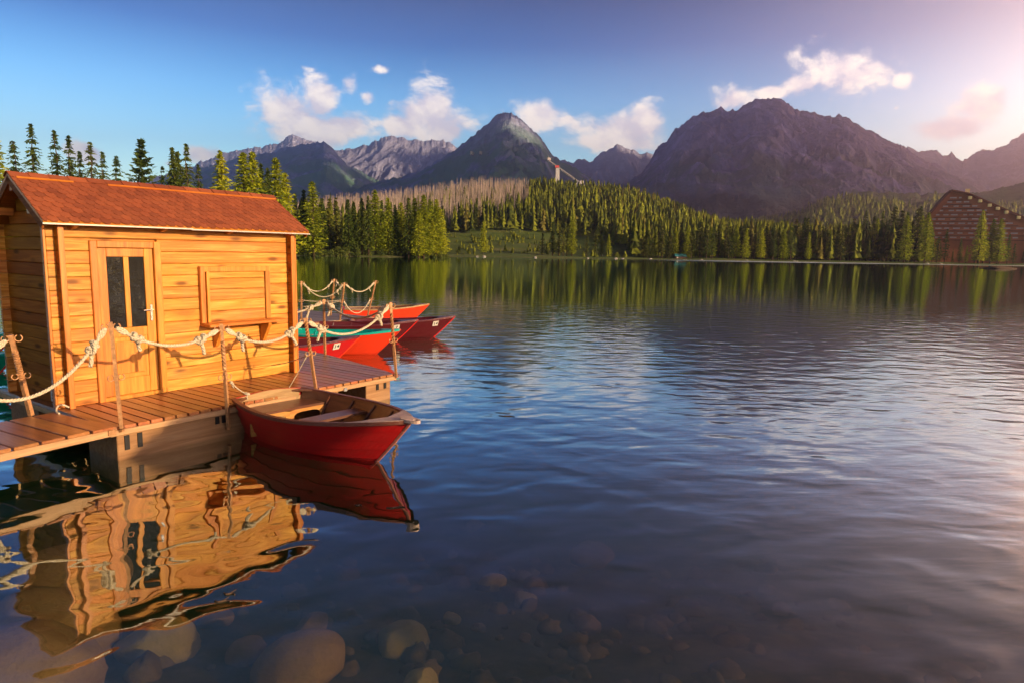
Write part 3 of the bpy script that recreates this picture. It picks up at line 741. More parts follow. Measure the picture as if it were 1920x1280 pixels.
# distant woods on the lower slopes
from mathutils.bvhtree import BVHTree
def drape(names, n, p0, p1, d0, d1, zmax, seed, hh, label, name, dens=.5):
    r = np.random.default_rng(seed); P = []; Hh = []; Tn = []
    trees = []
    for nm in names:
        me = bpy.data.objects[nm].data
        trees.append(BVHTree.FromPolygons([v.co[:] for v in me.vertices], [q.vertices[:] for q in me.polygons]))
    for k in range(n):
        p = r.uniform(p0, p1); d = math.sqrt(r.uniform(d0**2, d1**2)); a = math.atan((p-960)/FPX); x, y = d*math.sin(a), d*math.cos(a)
        z = max((h[0].z for h in (t.ray_cast(Vector((x, y, 3000)), Vector((0, 0, -1))) for t in trees) if h[0] is not None), default=-1)
        g = float(ground_z(np.array([x]), np.array([y]))[0][0]) if d < 2400 else 0
        z = max(z, g)
        if z <= 2 or z > zmax: continue
        P.append((x, y, z-.5)); Hh.append(r.uniform(*hh)); Tn.append(r.uniform(0, .75))
    return forest(name, np.array(P), np.array(Hh), np.array(Tn), m_forest, label, 'forest', seed, 3, 4, .22)
drape(['wooded_ridge'], 3200, 1340, 2100, 800, 1320, 400, 31, (13, 20), 'lit wood on the ridge behind the hotel', 'ridge_wood')
drape(['pointed_peak', 'green_mountain'], 4500, 540, 1230, 900, 2300, 190, 33, (14, 22), 'dark forest on the foot of the pointed peak', 'slope_wood')
# bushes and reeds on the promontory shore
for k, (px, dy) in enumerate(((562,2),(578,1),(596,2),(612,3),(628,3),(642,2),(668,2),(690,3),(715,3),(738,3),(760,2),(778,1),(796,1),(812,1),(826,1),(833,2))):
    y0 = float(np.interp(px, [556,590,640,700,760,800,826,836],[186,187,191,195,199,202,206,209])) + dy
    q = ondepth(px, 478, y0-1.5); g = max(0.05, float(ground_z(np.array([q[0]]), np.array([y0-1.5]))[0][0]))
    r_ = np.random.default_rng(900+k); V = []
    hb = r_.uniform(1.2, 3.0); wb = r_.uniform(1.4, 2.6)
    for _ in range(420):
        d = r_.normal(size=3); d /= np.linalg.norm(d); d *= r_.uniform(.3, 1)**.6*(1+.25*math.sin(5*d[0]+k))
        c = np.array([d[0]*wb, d[1]*wb*.8, abs(d[2])*hb]); u = r_.normal(size=3); u /= np.linalg.norm(u); v = np.cross(u, r_.normal(size=3)); v /= np.linalg.norm(v); s = r_.uniform(.15, .34)
        V += [c-u*s, c+v*s*.6, c+u*s, c-v*s*.6]
    o = npmesh('bush', np.array(V), np.arange(len(V)).reshape(-1, 4), m_bush); o.location = (q[0], y0-1.5, g-.2)
    tag(o, 'low leafy bush at the water edge of the promontory', 'bush', 'bushes along the promontory shore')

# leafy tree added out of view, its crown shaped to shade the pier float
r_ = np.random.default_rng(77); c0 = np.array([-5.003, 7.331, 0]) + np.array([.575, .818, 0])*2.06 + np.array([.818, -.575, 0])*14.8
V = []
for _ in range(5200):
    z = r_.uniform(1.3, 3.82); lf = -.84 if z < 3.3 else -.84+.86*((z-3.3)/.52)**1.25; rt = .30*min(1, (3.95-z)/.25)
    a = r_.uniform(lf, max(rt, lf+.05)); w = .42*math.sqrt(max(.05, 1-((a-(lf+rt)/2)/max(.05, (rt-lf)/2))**2)); dd = r_.uniform(-w, w)
    c = np.array([.575*a+.818*dd, .818*a-.575*dd, z]); u = r_.normal(size=3); u /= np.linalg.norm(u); v = np.cross(u, r_.normal(size=3)); v /= np.linalg.norm(v); s = r_.uniform(.05, .10)
    V += [c-u*s, c+v*s*.6, c+u*s, c-v*s*.6]
o = empty('shadow_tree', (c0[0], c0[1], 0), 0, 'leafy tree added on the near bank out of view to shade the pier float', 'tree')
npmesh('crown', np.array(V), np.arange(len(V)).reshape(-1, 4), m_bush, parent=o)
b = MB(); b.tube([(0,0,-.3),(.02,.02,.8),(0,.03,1.6),(.03,0,2.8)], [.06,.05,.04,.015], 7); b.build('trunk', m_bark, o, smooth=True)
# ------------------------------------------------------------------ pier, hut
DO = np.array([-5.003, 7.331, 0.0]); DA = math.atan2(.818, .575)
eV = np.array([math.cos(DA), math.sin(DA), 0]); nV = np.array([math.sin(DA), -math.cos(DA), 0])
def dk(E, N, Z): return DO + eV*E + nV*N + np.array([0, 0, Z])      # pier coordinates: along the hut front, out from it, up
ZD = .37
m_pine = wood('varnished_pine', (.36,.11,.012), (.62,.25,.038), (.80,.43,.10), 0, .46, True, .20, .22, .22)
m_pine_shade = wood('varnished_pine_shaded', (.24,.075,.008), (.38,.13,.014), (.50,.20,.025), 1, .6, True, .2, 0, .05)  # gable pine, with the shade of that side put into its colour
m_trim = wood('varnished_trim', (.38,.12,.012), (.58,.21,.024), (.70,.30,.045), 2, .4, False, .14, 0, .45)
m_trim_x = wood('varnished_trim_x', (.38,.12,.012), (.58,.21,.024), (.70,.30,.045), 0, .4, False, .14, 0, .45)
m_barge = wood('dark_barge_board', (.16,.05,.012), (.24,.08,.018), (.30,.11,.026), 1, .6, False, .1, 0, .05)
m_deck = wood('deck_boards', (.22,.075,.022), (.37,.14,.04), (.47,.20,.065), 1, .34, False, .22, .35, .5)
m_deck2 = wood('weathered_boards', (.14,.10,.10), (.22,.16,.15), (.30,.22,.20), 1, .5, False, .22, .4, .4)
m_beam = wood('pier_beam', (.34,.19,.08), (.48,.29,.13), (.56,.36,.17), 0, .55, False, .1, .35, .3)
m_float = wood('float_panel', (.22,.115,.045), (.33,.185,.078), (.42,.26,.12), 0, .6, False, .1, .25, .15)
m_dark = plain('dark_metal', (.02,.018,.018), .5, .6, 8)
m_iron = plain('rusty_iron', (.40,.20,.085), .45, .25, 22, .4, .2)
m_steel = plain('zinc_strip', (.42,.36,.31), .45, .5, 12, .15, .05)
m_brass = plain('door_fitting', (.65,.58,.48), .25, .9, 12, .1, 0)
m_shingle = None
def mk_shingle():
    M = MT('roof_shingles'); rp = M.n('ShaderNodeNewGeometry').outputs['Random Per Island']
    g = M.noise(M.coord('Object', (140,140,140)), 1, 3, .7); w = M.noise(M.coord('Object', (1.7,1.7,1.7)), 1, 4, .6)
    c = M.ramp(rp, [(0, (.20,.048,.022)), (.5, (.27,.066,.028)), (1, (.34,.085,.034))])
    c = M.mix(M.rng(g, .3, .7, 0, .55), c, (.10,.028,.018)); c = M.mix(M.rng(w, .4, .7, 0, .35), c, (.40,.12,.045))
    M.set(c, .85, spec=.2); M.bump(g, .5, .004); return M.m
m_shingle = mk_shingle()
def mk_glass():
    M = MT('door_glass'); M.set((.012,.010,.009), .04, spec=.3); M.bump(M.noise(M.coord('Object', (7,7,7)), 1, 3, .6), .35, .02)
    return M.m
m_glass = mk_glass()
m_plate = plain('white_plate', (.70,.64,.56), .45, 0, 30, .1, 0)
m_black = plain('black_lettering', (.012,.012,.012), .6, 0, 9, .1, 0)

hut = empty('wooden_hut', DO + np.array([0, 0, ZD]), DA, 'small varnished plank hut with a red shingle roof standing on the pier', 'hut')
HW, HD, HZ = 3.02, 1.46, 2.05           # width, depth, wall height above deck
EAVE_Y, EAVE_Z = -.21, 2.06             # front eave
RID_Y, RID_Z = .66, 2.60
slope = (RID_Z-EAVE_Z)/(RID_Y-EAVE_Y)
BK_Y = HD + .16
PLK = .146
DX0, DX1 = .335, 1.135                  # door frame
SX0, SX1, SZ0, SZ1 = 1.63, 2.66, .81, 1.57   # serving hatch
# front wall: planks broken round the door
b = MB(); z = 0.0
while z < HZ-.01:
    z1 = min(z+PLK, HZ)
    segs = [(-.085, DX0+.03), (DX1-.03, HW+.085)] if z < 1.85 else [(-.085, HW+.085)]
    for (a, c) in segs: b.box(a, c, 0, .05, z+.002, z1-.002, bev=.007)
    z = z1
b.box(-.01, HW+.01, .052, .058, 0, HZ)
b.build('front_wall', m_pine, hut)
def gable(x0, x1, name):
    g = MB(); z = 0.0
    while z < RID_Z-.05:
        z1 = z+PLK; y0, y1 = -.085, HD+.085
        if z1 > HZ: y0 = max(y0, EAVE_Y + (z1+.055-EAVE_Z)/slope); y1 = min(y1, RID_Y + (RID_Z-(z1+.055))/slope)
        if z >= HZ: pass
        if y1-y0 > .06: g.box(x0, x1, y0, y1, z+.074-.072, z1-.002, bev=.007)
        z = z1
    return g.build(name, m_pine_shade, hut)
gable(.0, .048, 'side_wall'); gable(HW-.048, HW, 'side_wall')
b = MB(); z = 0.0
while z < HZ-.01:
    z1 = min(z+PLK, HZ); b.box(-.085, HW+.085, HD-.05, HD, z+.002, z1-.002, bev=.007); z = z1
b.build('back_wall', m_pine, hut)
for xa, xb in ((-.092, -.086),):       # slim upright cover strips on the corner ends
    pass
for (x0, x1, y0, y1) in ((-.112,-.087,-.004,.056), (HW+.087,HW+.112,-.004,.056)):
    MB().box(x0, x1, y0, y1, 0, HZ-.03, bev=.004).build('corner_strip', m_trim, hut)
for x in (.0, HW-.048):
    MB().box(x-.006, x+.054, -.112, -.087, 0, HZ-.03, bev=.004).build('corner_strip', m_trim, hut)
# roof
X0r, X1r = -.17, HW+.19
rf = MB()
def roofpt(side, x, s, lift):           # s metres down from the ridge
    L = math.hypot(RID_Y-EAVE_Y, RID_Z-EAVE_Z); ny, nz = (-(RID_Z-EAVE_Z)/L, (RID_Y-EAVE_Y)/L); dy, dz = ((EAVE_Y-RID_Y)/L, (EAVE_Z-RID_Z)/L)
    y, zz = RID_Y+dy*s+ny*lift, RID_Z+dz*s+nz*lift
    return (x, y if side == 0 else 2*RID_Y-y, zz)
Lr = math.hypot(RID_Y-EAVE_Y, RID_Z-EAVE_Z); Lb = Lr
dkm = MB()
for side in (0, 1):
    vs = [roofpt(side, X0r, 0, -.03), roofpt(side, X1r, 0, -.03), roofpt(side, X1r, Lr, -.03), roofpt(side, X0r, Lr, -.03),
          roofpt(side, X0r, 0, -.002), roofpt(side, X1r, 0, -.002), roofpt(side, X1r, Lr, -.002), roofpt(side, X0r, Lr, -.002)]
    fs = [(0,1,2,3),(7,6,5,4),(0,4,5,1),(1,5,6,2),(2,6,7,3),(3,7,4,0)]
    dkm.add(vs, fs if side else [q[::-1] for q in fs])
roof = rf
ROWS = 10; rw = Lr/ROWS; tw = .105
for side in (0, 1):
    for i in range(ROWS):
        s0 = i*rw - .03; s1 = (i+1)*rw + .012
        off = (i % 2)*tw/2; x = X0r - tw + off
        while x < X1r:
            xa, xb = max(x+.002, X0r), min(x+tw-.002, X1r)
            if xb-xa > .004:
                j = random.uniform(-.003, .003); l0, l1 = .001, .009 + random.uniform(0, .003)
                ch = min(.026, (xb-xa)*.35); sm = s1-.034
                top = [(xa, max(s0, .0), l0), (xb, max(s0, 0), l0), (xb, sm+j, l1), (xb-ch, s1+j, l1+.001), (xa+ch, s1+j, l1+.001), (xa, sm+j, l1)]
                vt = [roofpt(side, *q) for q in top]; vb = [roofpt(side, q[0], q[1], q[2]-.007) for q in top]
                n = 6; fs = [tuple(range(n))[::-1], tuple(range(n, 2*n))] + [(k, (k+1) % n, n+(k+1) % n, n+k) for k in range(n)]
                rf.add(vb+vt, fs if side == 0 else [q[::-1] for q in fs])
            x += tw
ro = rf.build('roof', m_shingle, hut)
dkm.build('roof_boards', m_trim_x, ro)
cap = MB(); x = X0r-.01
while x < X1r:
    xe = min(x+.20, X1r+.01); l = .012; h = random.uniform(0, .003)
    for side in (0, 1):
        a = [roofpt(side, x, 0, l+.012+h), roofpt(side, xe+.02, 0, l+.004+h), roofpt(side, xe+.02, .105, l+.002+h), roofpt(side, x, .105, l+.010+h)]
        c = [roofpt(side, q[0], s, q_l) for q, s, q_l in zip(a, (0,0,.105,.105), (l+.002+h, l-.004+h, l-.004+h, l+.001+h))]
        fs = [(0,1,2,3),(7,6,5,4),(0,4,5,1),(1,5,6,2),(2,6,7,3),(3,7,4,0)]
        cap.add(a+c, [q[::-1] for q in fs] if side == 0 else fs)
    x = xe
cap.build('ridge_cap', m_shingle, ro)
b = MB()                                # pale timber batten showing under the ridge cap
for (xa, xb, w) in ((X0r+.05, X0r+.62, .014), (X0r+1.0, X1r-.01, .017)):
    vs = [roofpt(0, xa, .108, .008), roofpt(0, xb, .108, .008), roofpt(0, xb, .108+w, .008), roofpt(0, xa, .108+w, .008),
          roofpt(0, xa, .108, .022), roofpt(0, xb, .108, .022), roofpt(0, xb, .108+w, .022), roofpt(0, xa, .108+w, .022)]
    b.add(vs, [(0,1,2,3),(7,6,5,4),(0,4,5,1),(1,5,6,2),(2,6,7,3),(3,7,4,0)])
b.build('ridge_batten', m_trim_x, ro)
for side in (0, 1):                     # zinc drip edge, in two lengths on the front
    b = MB()
    for xa, xb, d in ((X0r-.01, X0r+1.62, 0), (X0r+1.60, X1r+.01, .007)):
        p = [roofpt(side, xa, Lr-.005, .002), roofpt(side, xa, Lr+.016, .003)]
        y0, y1 = sorted((p[0][1], p[1][1])); zt = p[1][2]
        b.box(xa, xb, y0-d*0, y1, zt-.026-d, zt-.010-d)
    b.build('drip_edge', m_steel, ro)
for side in (0, 1):                     # barge boards on the gable ends
    for x in (X0r, X1r-.022):
        vs = []
        for xx in (x, x+.022):
            vs += [roofpt(side, xx, 0, -.032), roofpt(side, xx, Lr-.01, -.032), roofpt(side, xx, Lr-.01, -.10), roofpt(side, xx, 0, -.10)]
        fs = [(0,1,2,3),(7,6,5,4),(0,4,5,1),(1,5,6,2),(2,6,7,3),(3,7,4,0)]
        MB().add(vs, fs if side else [q[::-1] for q in fs]).build('barge_board', m_barge, ro)
for y, zz in ((RID_Y, RID_Z-.10), (.22, EAVE_Z+.18), (2*RID_Y-.22, EAVE_Z+.18)):   # purlin ends
    MB().box(X0r+.02, -.001, y-.04, y+.04, zz-.10, zz-.01, bev=.006).build('purlin', m_trim_x, ro)
# eave brackets
for x in (.145, 1.13, 2.0, HW-.09):
    b = MB(); w = .045
    poly = [(-.0, -.02), (-.0, -.16), (-.05, -.15), (EAVE_Y+.06, -.06), (EAVE_Y+.04, -.02)]
    top = lambda y: EAVE_Z + (y-EAVE_Y)*slope - .04
    vs = [(x, y, top(min(y, 0)) + dz + .02) for y, dz in poly]; vs2 = [(x+w, q[1], q[2]) for q in vs]; n = len(vs)
    b.add(vs+vs2, [tuple(range(n)), tuple(range(n, 2*n))[::-1]] + [(k, n+k, n+(k+1) % n, (k+1) % n) for k in range(n)])
    b.build('eave_bracket', m_trim, hut)
# door
b = MB(); fz = 1.87
b.box(DX0, DX0+.075, -.032, .03, .0, fz, bev=.006); b.box(DX1-.085, DX1, -.032, .03, 0, fz, bev=.006); b.box(DX0+.076, DX1-.086, -.030, .03, fz-.078, fz-.001, bev=.006)
b.box(DX0+.03, DX1-.03, -.03, .03, 0, .05, bev=.005)
b.build('door_frame', m_trim, hut)
door = empty('door', (DX0+.076, .0, .05)); door.parent = hut
dw, dh = DX1-.086-DX0-.076-.004, fz-.078-.05-.004
b = MB(); st = .105; pz0, pz1 = .80, dh-.10; mid = dw/2+.005
b.box(0, st, .0, .035, 0, dh, bev=.005); b.box(dw-st, dw, .0, .035, 0, dh, bev=.005)
b.box(st+.001, dw-st-.001, .001, .034, pz1, dh-.001, bev=.005); b.box(st+.001, dw-st-.001, .001, .034, pz0-.11, pz0, bev=.005); b.box(st+.001, dw-st-.001, .001, .034, 0, .20, bev=.005)
b.box(mid-.03, mid+.03, .002, .033, pz0+.001, pz1-.001, bev=.005)
b.box(st+.001, dw-st-.001, .014, .028, .201, pz0-.111); b.box(st+.05, dw-st-.05, .006, .02, .25, pz0-.16, bev=.006)
b.build('door_leaf', m_trim, door)
for xa, xb in ((st+.001, mid-.031), (mid+.031, dw-st-.001)):
    MB().box(xa, xb, .018, .024, pz0+.001, pz1-.001).build('glass_pane', m_glass, door)
b = MB(); b.box(dw-.065, dw-.035, -.008, -.001, .86, 1.06, bev=.003); b.tube([(dw-.05,-.005,1.0),(dw-.05,-.045,1.0),(dw-.065,-.05,1.0),(dw-.165,-.05,.995)], .009, 8)
b.build('door_handle', m_brass, door, smooth=False)
# serving hatch with a shelf
hatch = empty('serving_hatch', (SX0, 0, SZ0)); hatch.parent = hut
sw, sh = SX1-SX0, SZ1-SZ0
b = MB(); b.box(-.02, .045, -.055, -.001, .02, sh, bev=.005); b.box(.075, .115, -.04, -.001, .02, sh-.06, bev=.005); b.box(sw-.075, sw, -.032, -.001, .02, sh-.005, bev=.005)
b.box(.046, sw-.001, -.034, -.001, sh-.075, sh-.003, bev=.005)
b.build('hatch_frame', m_trim, hatch)
b = MB(); z = .025
while z < sh-.10:
    b.box(.116, sw-.088, -.022, -.001, z+.002, min(z+PLK*.98, sh-.077)-.002, bev=.006); z += PLK*.98
b.build('shutter', m_pine, hatch)
b = MB(); b.box(-.02, sw+.13, -.235, -.004, -.022, .016, bev=.007)
b.build('shelf', m_trim_x, hatch)
for x in (.15, sw-.17):
    vs = [(x, -.005, -.024), (x, -.21, -.024), (x, -.20, -.06), (x, -.055, -.29), (x, -.005, -.31)]; vs2 = [(x+.05, q[1], q[2]) for q in vs]; n = 5
    MB().add(vs+vs2, [tuple(range(n)), tuple(range(n, 2*n))[::-1]]+[(k, n+k, n+(k+1) % n, (k+1) % n) for k in range(n)]).build('shelf_bracket', m_trim, hatch)
# registration plate low on the side wall
pl = MB().box(-.012, -.003, .01, .37, .03, .155, bev=.002).build('number_plate', m_plate, hut)
Mx = Matrix.Translation((-.0135, .185, .092)) @ Matrix(((0,0,-1,0),(-1,0,0,0),(0,1,0,0),(0,0,0,1)))
text_obj('lettering', 'SK-4-75', .098, m_black, Mx, pl, .0008, True)

# ---- pier (floating platform)
pier = empty('floating_pier', DO + np.array([0, 0, ZD]), DA, 'brown plank floating pier carrying the hut', 'pier')
b = MB(); pitch = .137; E1 = 4.45
x = -.10
def nmax(E): return 1.24 if E < 3.93 else max(-1.6, 1.24 - (E-3.93)/.50*2.2)
while x < E1-.02:
    xa, xb = x+.010, min(x+pitch-.010, E1)
    y0a, y0b = -nmax(xa), -nmax(xb); y1 = 1.72 if x > -.0 else 1.72
    y0a += random.uniform(-.006, .006)
    if y1-y0a > .1:
        zt = random.uniform(-.0025, .0015)
        b.prism([(xa, y0a), (xb, y0b), (xb, y1), (xa, y1)], -.034, zt)
    x += pitch
b.build('deck_boards', m_deck, pier)
b = MB(); b.box(-.10, 3.92, -1.262, -1.20, -.095, -.036, bev=.006); b.box(-.10, -.04, -1.198, 1.70, -.095, -.036, bev=.006)
for y in (-.6, 0, .6, 1.2): b.box(-.03, 3.95, y-.04, y+.04, -.13, -.037)
b.build('frame_beam', m_beam, pier)
for (xa, xb) in ((-.02, 2.86), (3.36, 3.84)):
    q = MB(); q.box(xa, xb, -1.21, -.55, -.62, -.098, bev=.008); q.build('float', m_float, pier)
    q = MB(); q.box(xa, xb, .75, 1.6, -.62, -.098, bev=.008); q.build('float', m_float, pier)
for xs in (.05, .18, 1.05, 1.13, 3.70, 3.55):     # slots and fixing plates on the face of the floats
    MB().box(xs, xs+.05, -1.222, -1.211, -.20 if xs > .3 else -.27, -.115, bev=.002).build('bracket', m_dark, pier)
MB().box(2.90, 2.96, -1.275, -1.263, -.11, -.06, bev=.003).build('cleat', m_brass, pier)

# ---- gangway to the shore
gw = empty('gangway', dk(-.09, .68, ZD), DA + R(6), 'sloping plank gangway with wide boards leading off to the left', 'gangway')
b = MB(); x = -.04
while x > -4.2:
    L = .225; y0 = -.60 + random.uniform(-.012, .012)
    b.box(x-L+.012, x-.010, y0, .50, -.012, .022+random.uniform(-.003, .003), bev=.005); x -= L
b.build('boards', m_deck, gw)
b = MB(); b.box(-4.3, -.02, -.585, -.545, -.085, -.014, bev=.004); b.box(-4.3, -.02, .43, .47, -.085, -.014, bev=.004)
b.build('bearer', m_beam, gw)
MB().box(-.10, -.02, -.60, -.586, -.07, -.015, bev=.003).build('hinge_plate', m_iron, gw)

# ---- far jetty
jt = empty('far_jetty', dk(6.9, -4.98, .40), DA, 'low grey brown jetty behind the hut with boats tied to it', 'jetty')
b = MB(); x = -3.2
while x < 2.35:
    b.box(x+.006, x+.13, .0, 3.3, -.034, random.uniform(-.003, .002)); x += .136
b.build('deck_boards', m_deck2, jt)
b = MB(); b.box(-3.2, 2.36, -.05, -.003, -.13, -.01, bev=.005); b.box(2.37, 2.42, -.05, 3.3, -.13, -.01, bev=.005)
b.build('frame_beam', m_beam, jt)
for xa, xb in ((-3, -.6), (.2, 2.2)): MB().box(xa, xb, .03, 3.2, -.62, -.14).build('float', m_float, jt)

# ---- rope posts
def twisted_bar(base, top, w=.034, t0=.42, t1=.80, turns=2.6, ext=0):
    b = MB(); base = Vector(base); top = Vector(top); ax = (top-base).normalized()
    s = ax.cross(Vector((0, 1, 0))).normalized(); u = ax.cross(s)
    L = (top-base).length; N = 64; vs = []; fs = []
    for i in range(N+1):
        t = i/N; a = .6 + 2*math.pi*turns*min(max((t-t0)/(t1-t0), 0), 1)
        k = w/2*(1.0 if not (t0 < t < t1) else 1.06)
        for c in range(4):
            an = a + c*math.pi/2; vs.append(base + ax*(L*t) + (s*math.cos(an)+u*math.sin(an))*k*1.414)
    for i in range(N):
        for c in range(4): fs.append((i*4+c, i*4+(c+1) % 4, (i+1)*4+(c+1) % 4, (i+1)*4+c))
    fs += [(3,2,1,0), tuple(N*4+c for c in range(4))]
    return b.add(vs, fs)
def ring_hook(c, d, r=.038, wire=.007, openg=.9):
    """a bent hook: c centre, d outward unit vector"""
    pts = []; c = Vector(c); d = Vector(d)
    for k in range(15):
        a = math.pi*(.62) + (2*math.pi-openg)*k/14
        pts.append(c + d*(math.cos(a)*r+r) + Vector((0, 0, math.sin(a)*r)))
    return MB().tube(pts, wire, 6)
def rope_post(base, top, label, group='rope posts of the pier', hooks=True, mid=True, t=(.42,.80), w=.034):
    base = np.array(base); top = np.array(top)
    o = empty('rope_post', base, 0, label, 'post', group)
    tl = top-base
    twisted_bar((0,0,0), tl, w, *t).build('bar', m_iron, o)
    if hooks:
        for s in (-1, 1):
            for h in ([.955, .50] if mid else [.955]):
                c = tl*h + eV*s*w*.6
                ring_hook(c, eV*s, .034 if h > .9 else .03).build('hook', m_iron, o, smooth=True)
    return o
P = {}
def post_at(key, base, toppx, label, plane_n, **k):
    top = onplane(toppx[0], toppx[1], dk(0, plane_n, 0), nV); P[key] = (np.array(base), top)
    return rope_post(base, top, label, **k)
post_at('p2', dk(-.0, 1.285, .32), (207,604), 'leaning iron post at the near left corner of the pier before the door', 1.25, t=(.02,.03))
post_at('p3', dk(1.17, 1.285, .10), (415,607), 'twisted iron post between the door and the serving shelf above the rowing boat', 1.26, t=(.55,.84))
post_at('p4', dk(2.48, 1.21, ZD), (572,596), 'leaning twisted iron post by the right corner of the hut', 1.22, t=(.48,.95))
post_at('p5', dk(3.90, 1.275, .31), (732,567), 'twisted iron post at the outer right corner of the pier', 1.25, t=(.42,.86))
post_at('p6', dk(4.38, -.93, ZD), (607,561), 'twisted iron post on the far edge of the pier beyond the hut', -.93, t=(.35,.80))
post_at('p1', dk(-.40, .17, ZD+.02), (20,628), 'bent flat iron post leaning left on the gangway edge', .17, t=(.45,.80), w=.042)
post_at('g2', dk(-2.35, 1.20, ZD), (-190,640), 'iron post on the gangway outside the left edge', 1.2)
post_at('g1', dk(-2.0, .15, ZD), (-150,640), 'iron post on the far gangway side outside the left edge', .15)
for key, px, py, bx, by, lab in (('j1',565,527,7.49,-5.65,'iron post on the far jetty next to the hut corner'),('j2',627,523,8.75,-6.05,'twin pipe iron post at the back of the far jetty'),
                        ('j3',646,530,8.20,-5.03,'dark iron post at the front edge of the far jetty'),('j4',705,526,9.15,-5.05,'twisted iron post at the right end of the far jetty')):
    bs = dk(bx, by, .40); tp = onplane(px, py, bs, np.array([0, -1.0, 0])); P[key] = (bs, tp); rope_post(bs, tp, lab, 'rope posts of the far jetty', t=(.4,.85))

# ---- ropes
def mk_rope():
    M = MT('rope_fibre'); g = M.noise(M.coord('Object', (60,60,60)), 1, 4, .6)
    M.set(M.ramp(g, [(.3, (.38,.30,.20)), (.6, (.60,.50,.36)), (.8, (.70,.61,.47))]), .9, spec=.15); M.bump(g, .4, .004); return M.m
m_rope = mk_rope()
def catenary(a, c, sag, n):
    a = np.array(a); c = np.array(c); return [a + (c-a)*t + np.array([0, 0, -4*sag*t*(1-t)]) for t in np.linspace(0, 1, n)]
def strands(b, pts, R0=.0165, pitch=.085, n=5, ns=3):
    pts = [Vector(p) for p in pts]; N = len(pts); L = 0; acc = [0]
    for i in range(1, N): L += (pts[i]-pts[i-1]).length; acc.append(L)
    up = Vector((0,0,1))
    for k in range(ns):
        out = []
        for i in range(N):
            t = (pts[min(i+1,N-1)]-pts[max(i-1,0)]).normalized(); a = t.cross(up)
            a = a.normalized() if a.length > 1e-3 else Vector((1,0,0)); c = a.cross(t)
            an = acc[i]/pitch*2*math.pi + k*2*math.pi/ns
            out.append(pts[i] + (a*math.cos(an)+c*math.sin(an))*R0*.52)
        b.tube(out, R0*.56, n)
def resample(pts, step):
    pts = [np.array(p, float) for p in pts]; out = [pts[0]]; 
    for i in range(1, len(pts)):
        d = np.linalg.norm(pts[i]-pts[i-1]); k = max(1, int(round(d/step)))
        out += [pts[i-1]+(pts[i]-pts[i-1])*j/k for j in range(1, k+1)]
    return out
def knot_mb(c, axis, size, seed, tail=True):
    """a bulky knot: turns of rope wrapped round the standing part, and a loose tail"""
    r = random.Random(seed); b = MB(); ax = Vector(axis).normalized(); s = ax.cross(Vector((0,0,1))); s = s.normalized() if s.length > .05 else Vector((1,0,0)); u = s.cross(ax)
    c = Vector(c); pts = []
    for i in range(70):
        t = i/69; a = t*2*math.pi*3.3; rad = size*(.62+.32*math.sin(a*1.5+r.random()*.3)); 
        pts.append(c + ax*(t-.5)*size*2.6 + (s*math.cos(a)+u*math.sin(a)*.85)*rad + ax*math.sin(a*2)*size*.22)
    strands(b, pts, size*.50, size*2.6, 5)
    pts2 = []
    for i in range(40):
        t = i/39; a = t*2*math.pi; pts2.append(c + s*math.cos(a)*size*1.1*.9 + ax*math.sin(a)*size*1.35 + u*math.sin(2*a)*size*.55)
    strands(b, pts2, size*.46, size*2.6, 5)
    if tail:
        d = (Vector((0,0,-1))*.9 + ax*r.uniform(-.5,.5) + s*r.uniform(-.3,.3)).normalized(); L = size*r.uniform(3.2, 4.6)
        strands(b, [c + d*L*k/12 + s*math.sin(k*.5)*size*.12 for k in range(13)], size*.46, size*2.6, 5)
    return b
ROPES = 'ropes strung between the posts'
def rope(a, c, sag, label, size=.043, rad=.0175, ends=(True, True), klen=.20, group=ROPES, pitch=.085, step=.011):
    """rope from hook a to hook c; near each hook a doubled eye and a knot"""
    a = np.array(a, float); c = np.array(c, float)
    base = a.copy(); pts = catenary(a, c, sag, 90)
    o = MB(); rs = resample(pts, step); strands(o, [p-base for p in rs], rad, pitch)
    ob = o.build('rope', m_rope, None, base, smooth=True); tag(ob, label, 'rope', group)
    for e, on in enumerate(ends):
        if not on: continue
        q = rs if e == 0 else rs[::-1]
        acc = 0; i = 0
        while acc < klen and i < len(q)-2: acc += np.linalg.norm(q[i+1]-q[i]); i += 1
        ey = MB()      # doubled eye from the hook down to the knot
        dirv = q[i]-q[0]; dirv /= np.linalg.norm(dirv); sd = np.cross(dirv, [0, 0, 1.0]); sd /= np.linalg.norm(sd)+1e-9
        for sg in (-1, 1):
            ln = [q[0]+(q[i]-q[0])*t + np.cross(sd, dirv)*sg*rad*1.05*math.sin(math.pi*min(t*1.6+.12, 1)) for t in np.linspace(-.06, 1, 14)]
            strands(ey, [p-base for p in ln], rad*.92, pitch)
        ey.build('rope_eye', m_rope, ob, smooth=True)
        knot_mb(q[i]-base, dirv, size, hash(label) % 1000 + e if False else len(label)*7+e).build('knot', m_rope, ob, smooth=True)
    return ob
def hk(key, s, h=.955):
    b_, t_ = P[key]; return b_ + (t_-b_)*h + eV*s*.06 + np.array([0, 0, -.02])
rope(hk('p2', -1), hk('g2', 1), .56, 'thick rope drooping from the pier corner post out to the left over the gangway')
rope(hk('p2', 1), hk('p3', -1), .17, 'thick knotted rope sagging in front of the door')
rope(hk('p3', 1), hk('p4', -1), .19, 'thick knotted rope sagging in front of the serving shelf')
rope(hk('p4', 1), hk('p5', -1), .26, 'thick rope sagging from the hut corner post to the outer corner post')
rope(hk('p6', 1), hk('p5', -1)+np.array([0,.01,.02]), .22, 'thick rope across the outer end of the pier')
rope(hk('p6', -1), dk(3.3, -1.45, 1.15), .12, 'knotted rope going from the far edge post behind the hut')
rope(hk('p1', -1), hk('g1', 1), .18, 'knotted rope end hanging at the left edge of the picture')
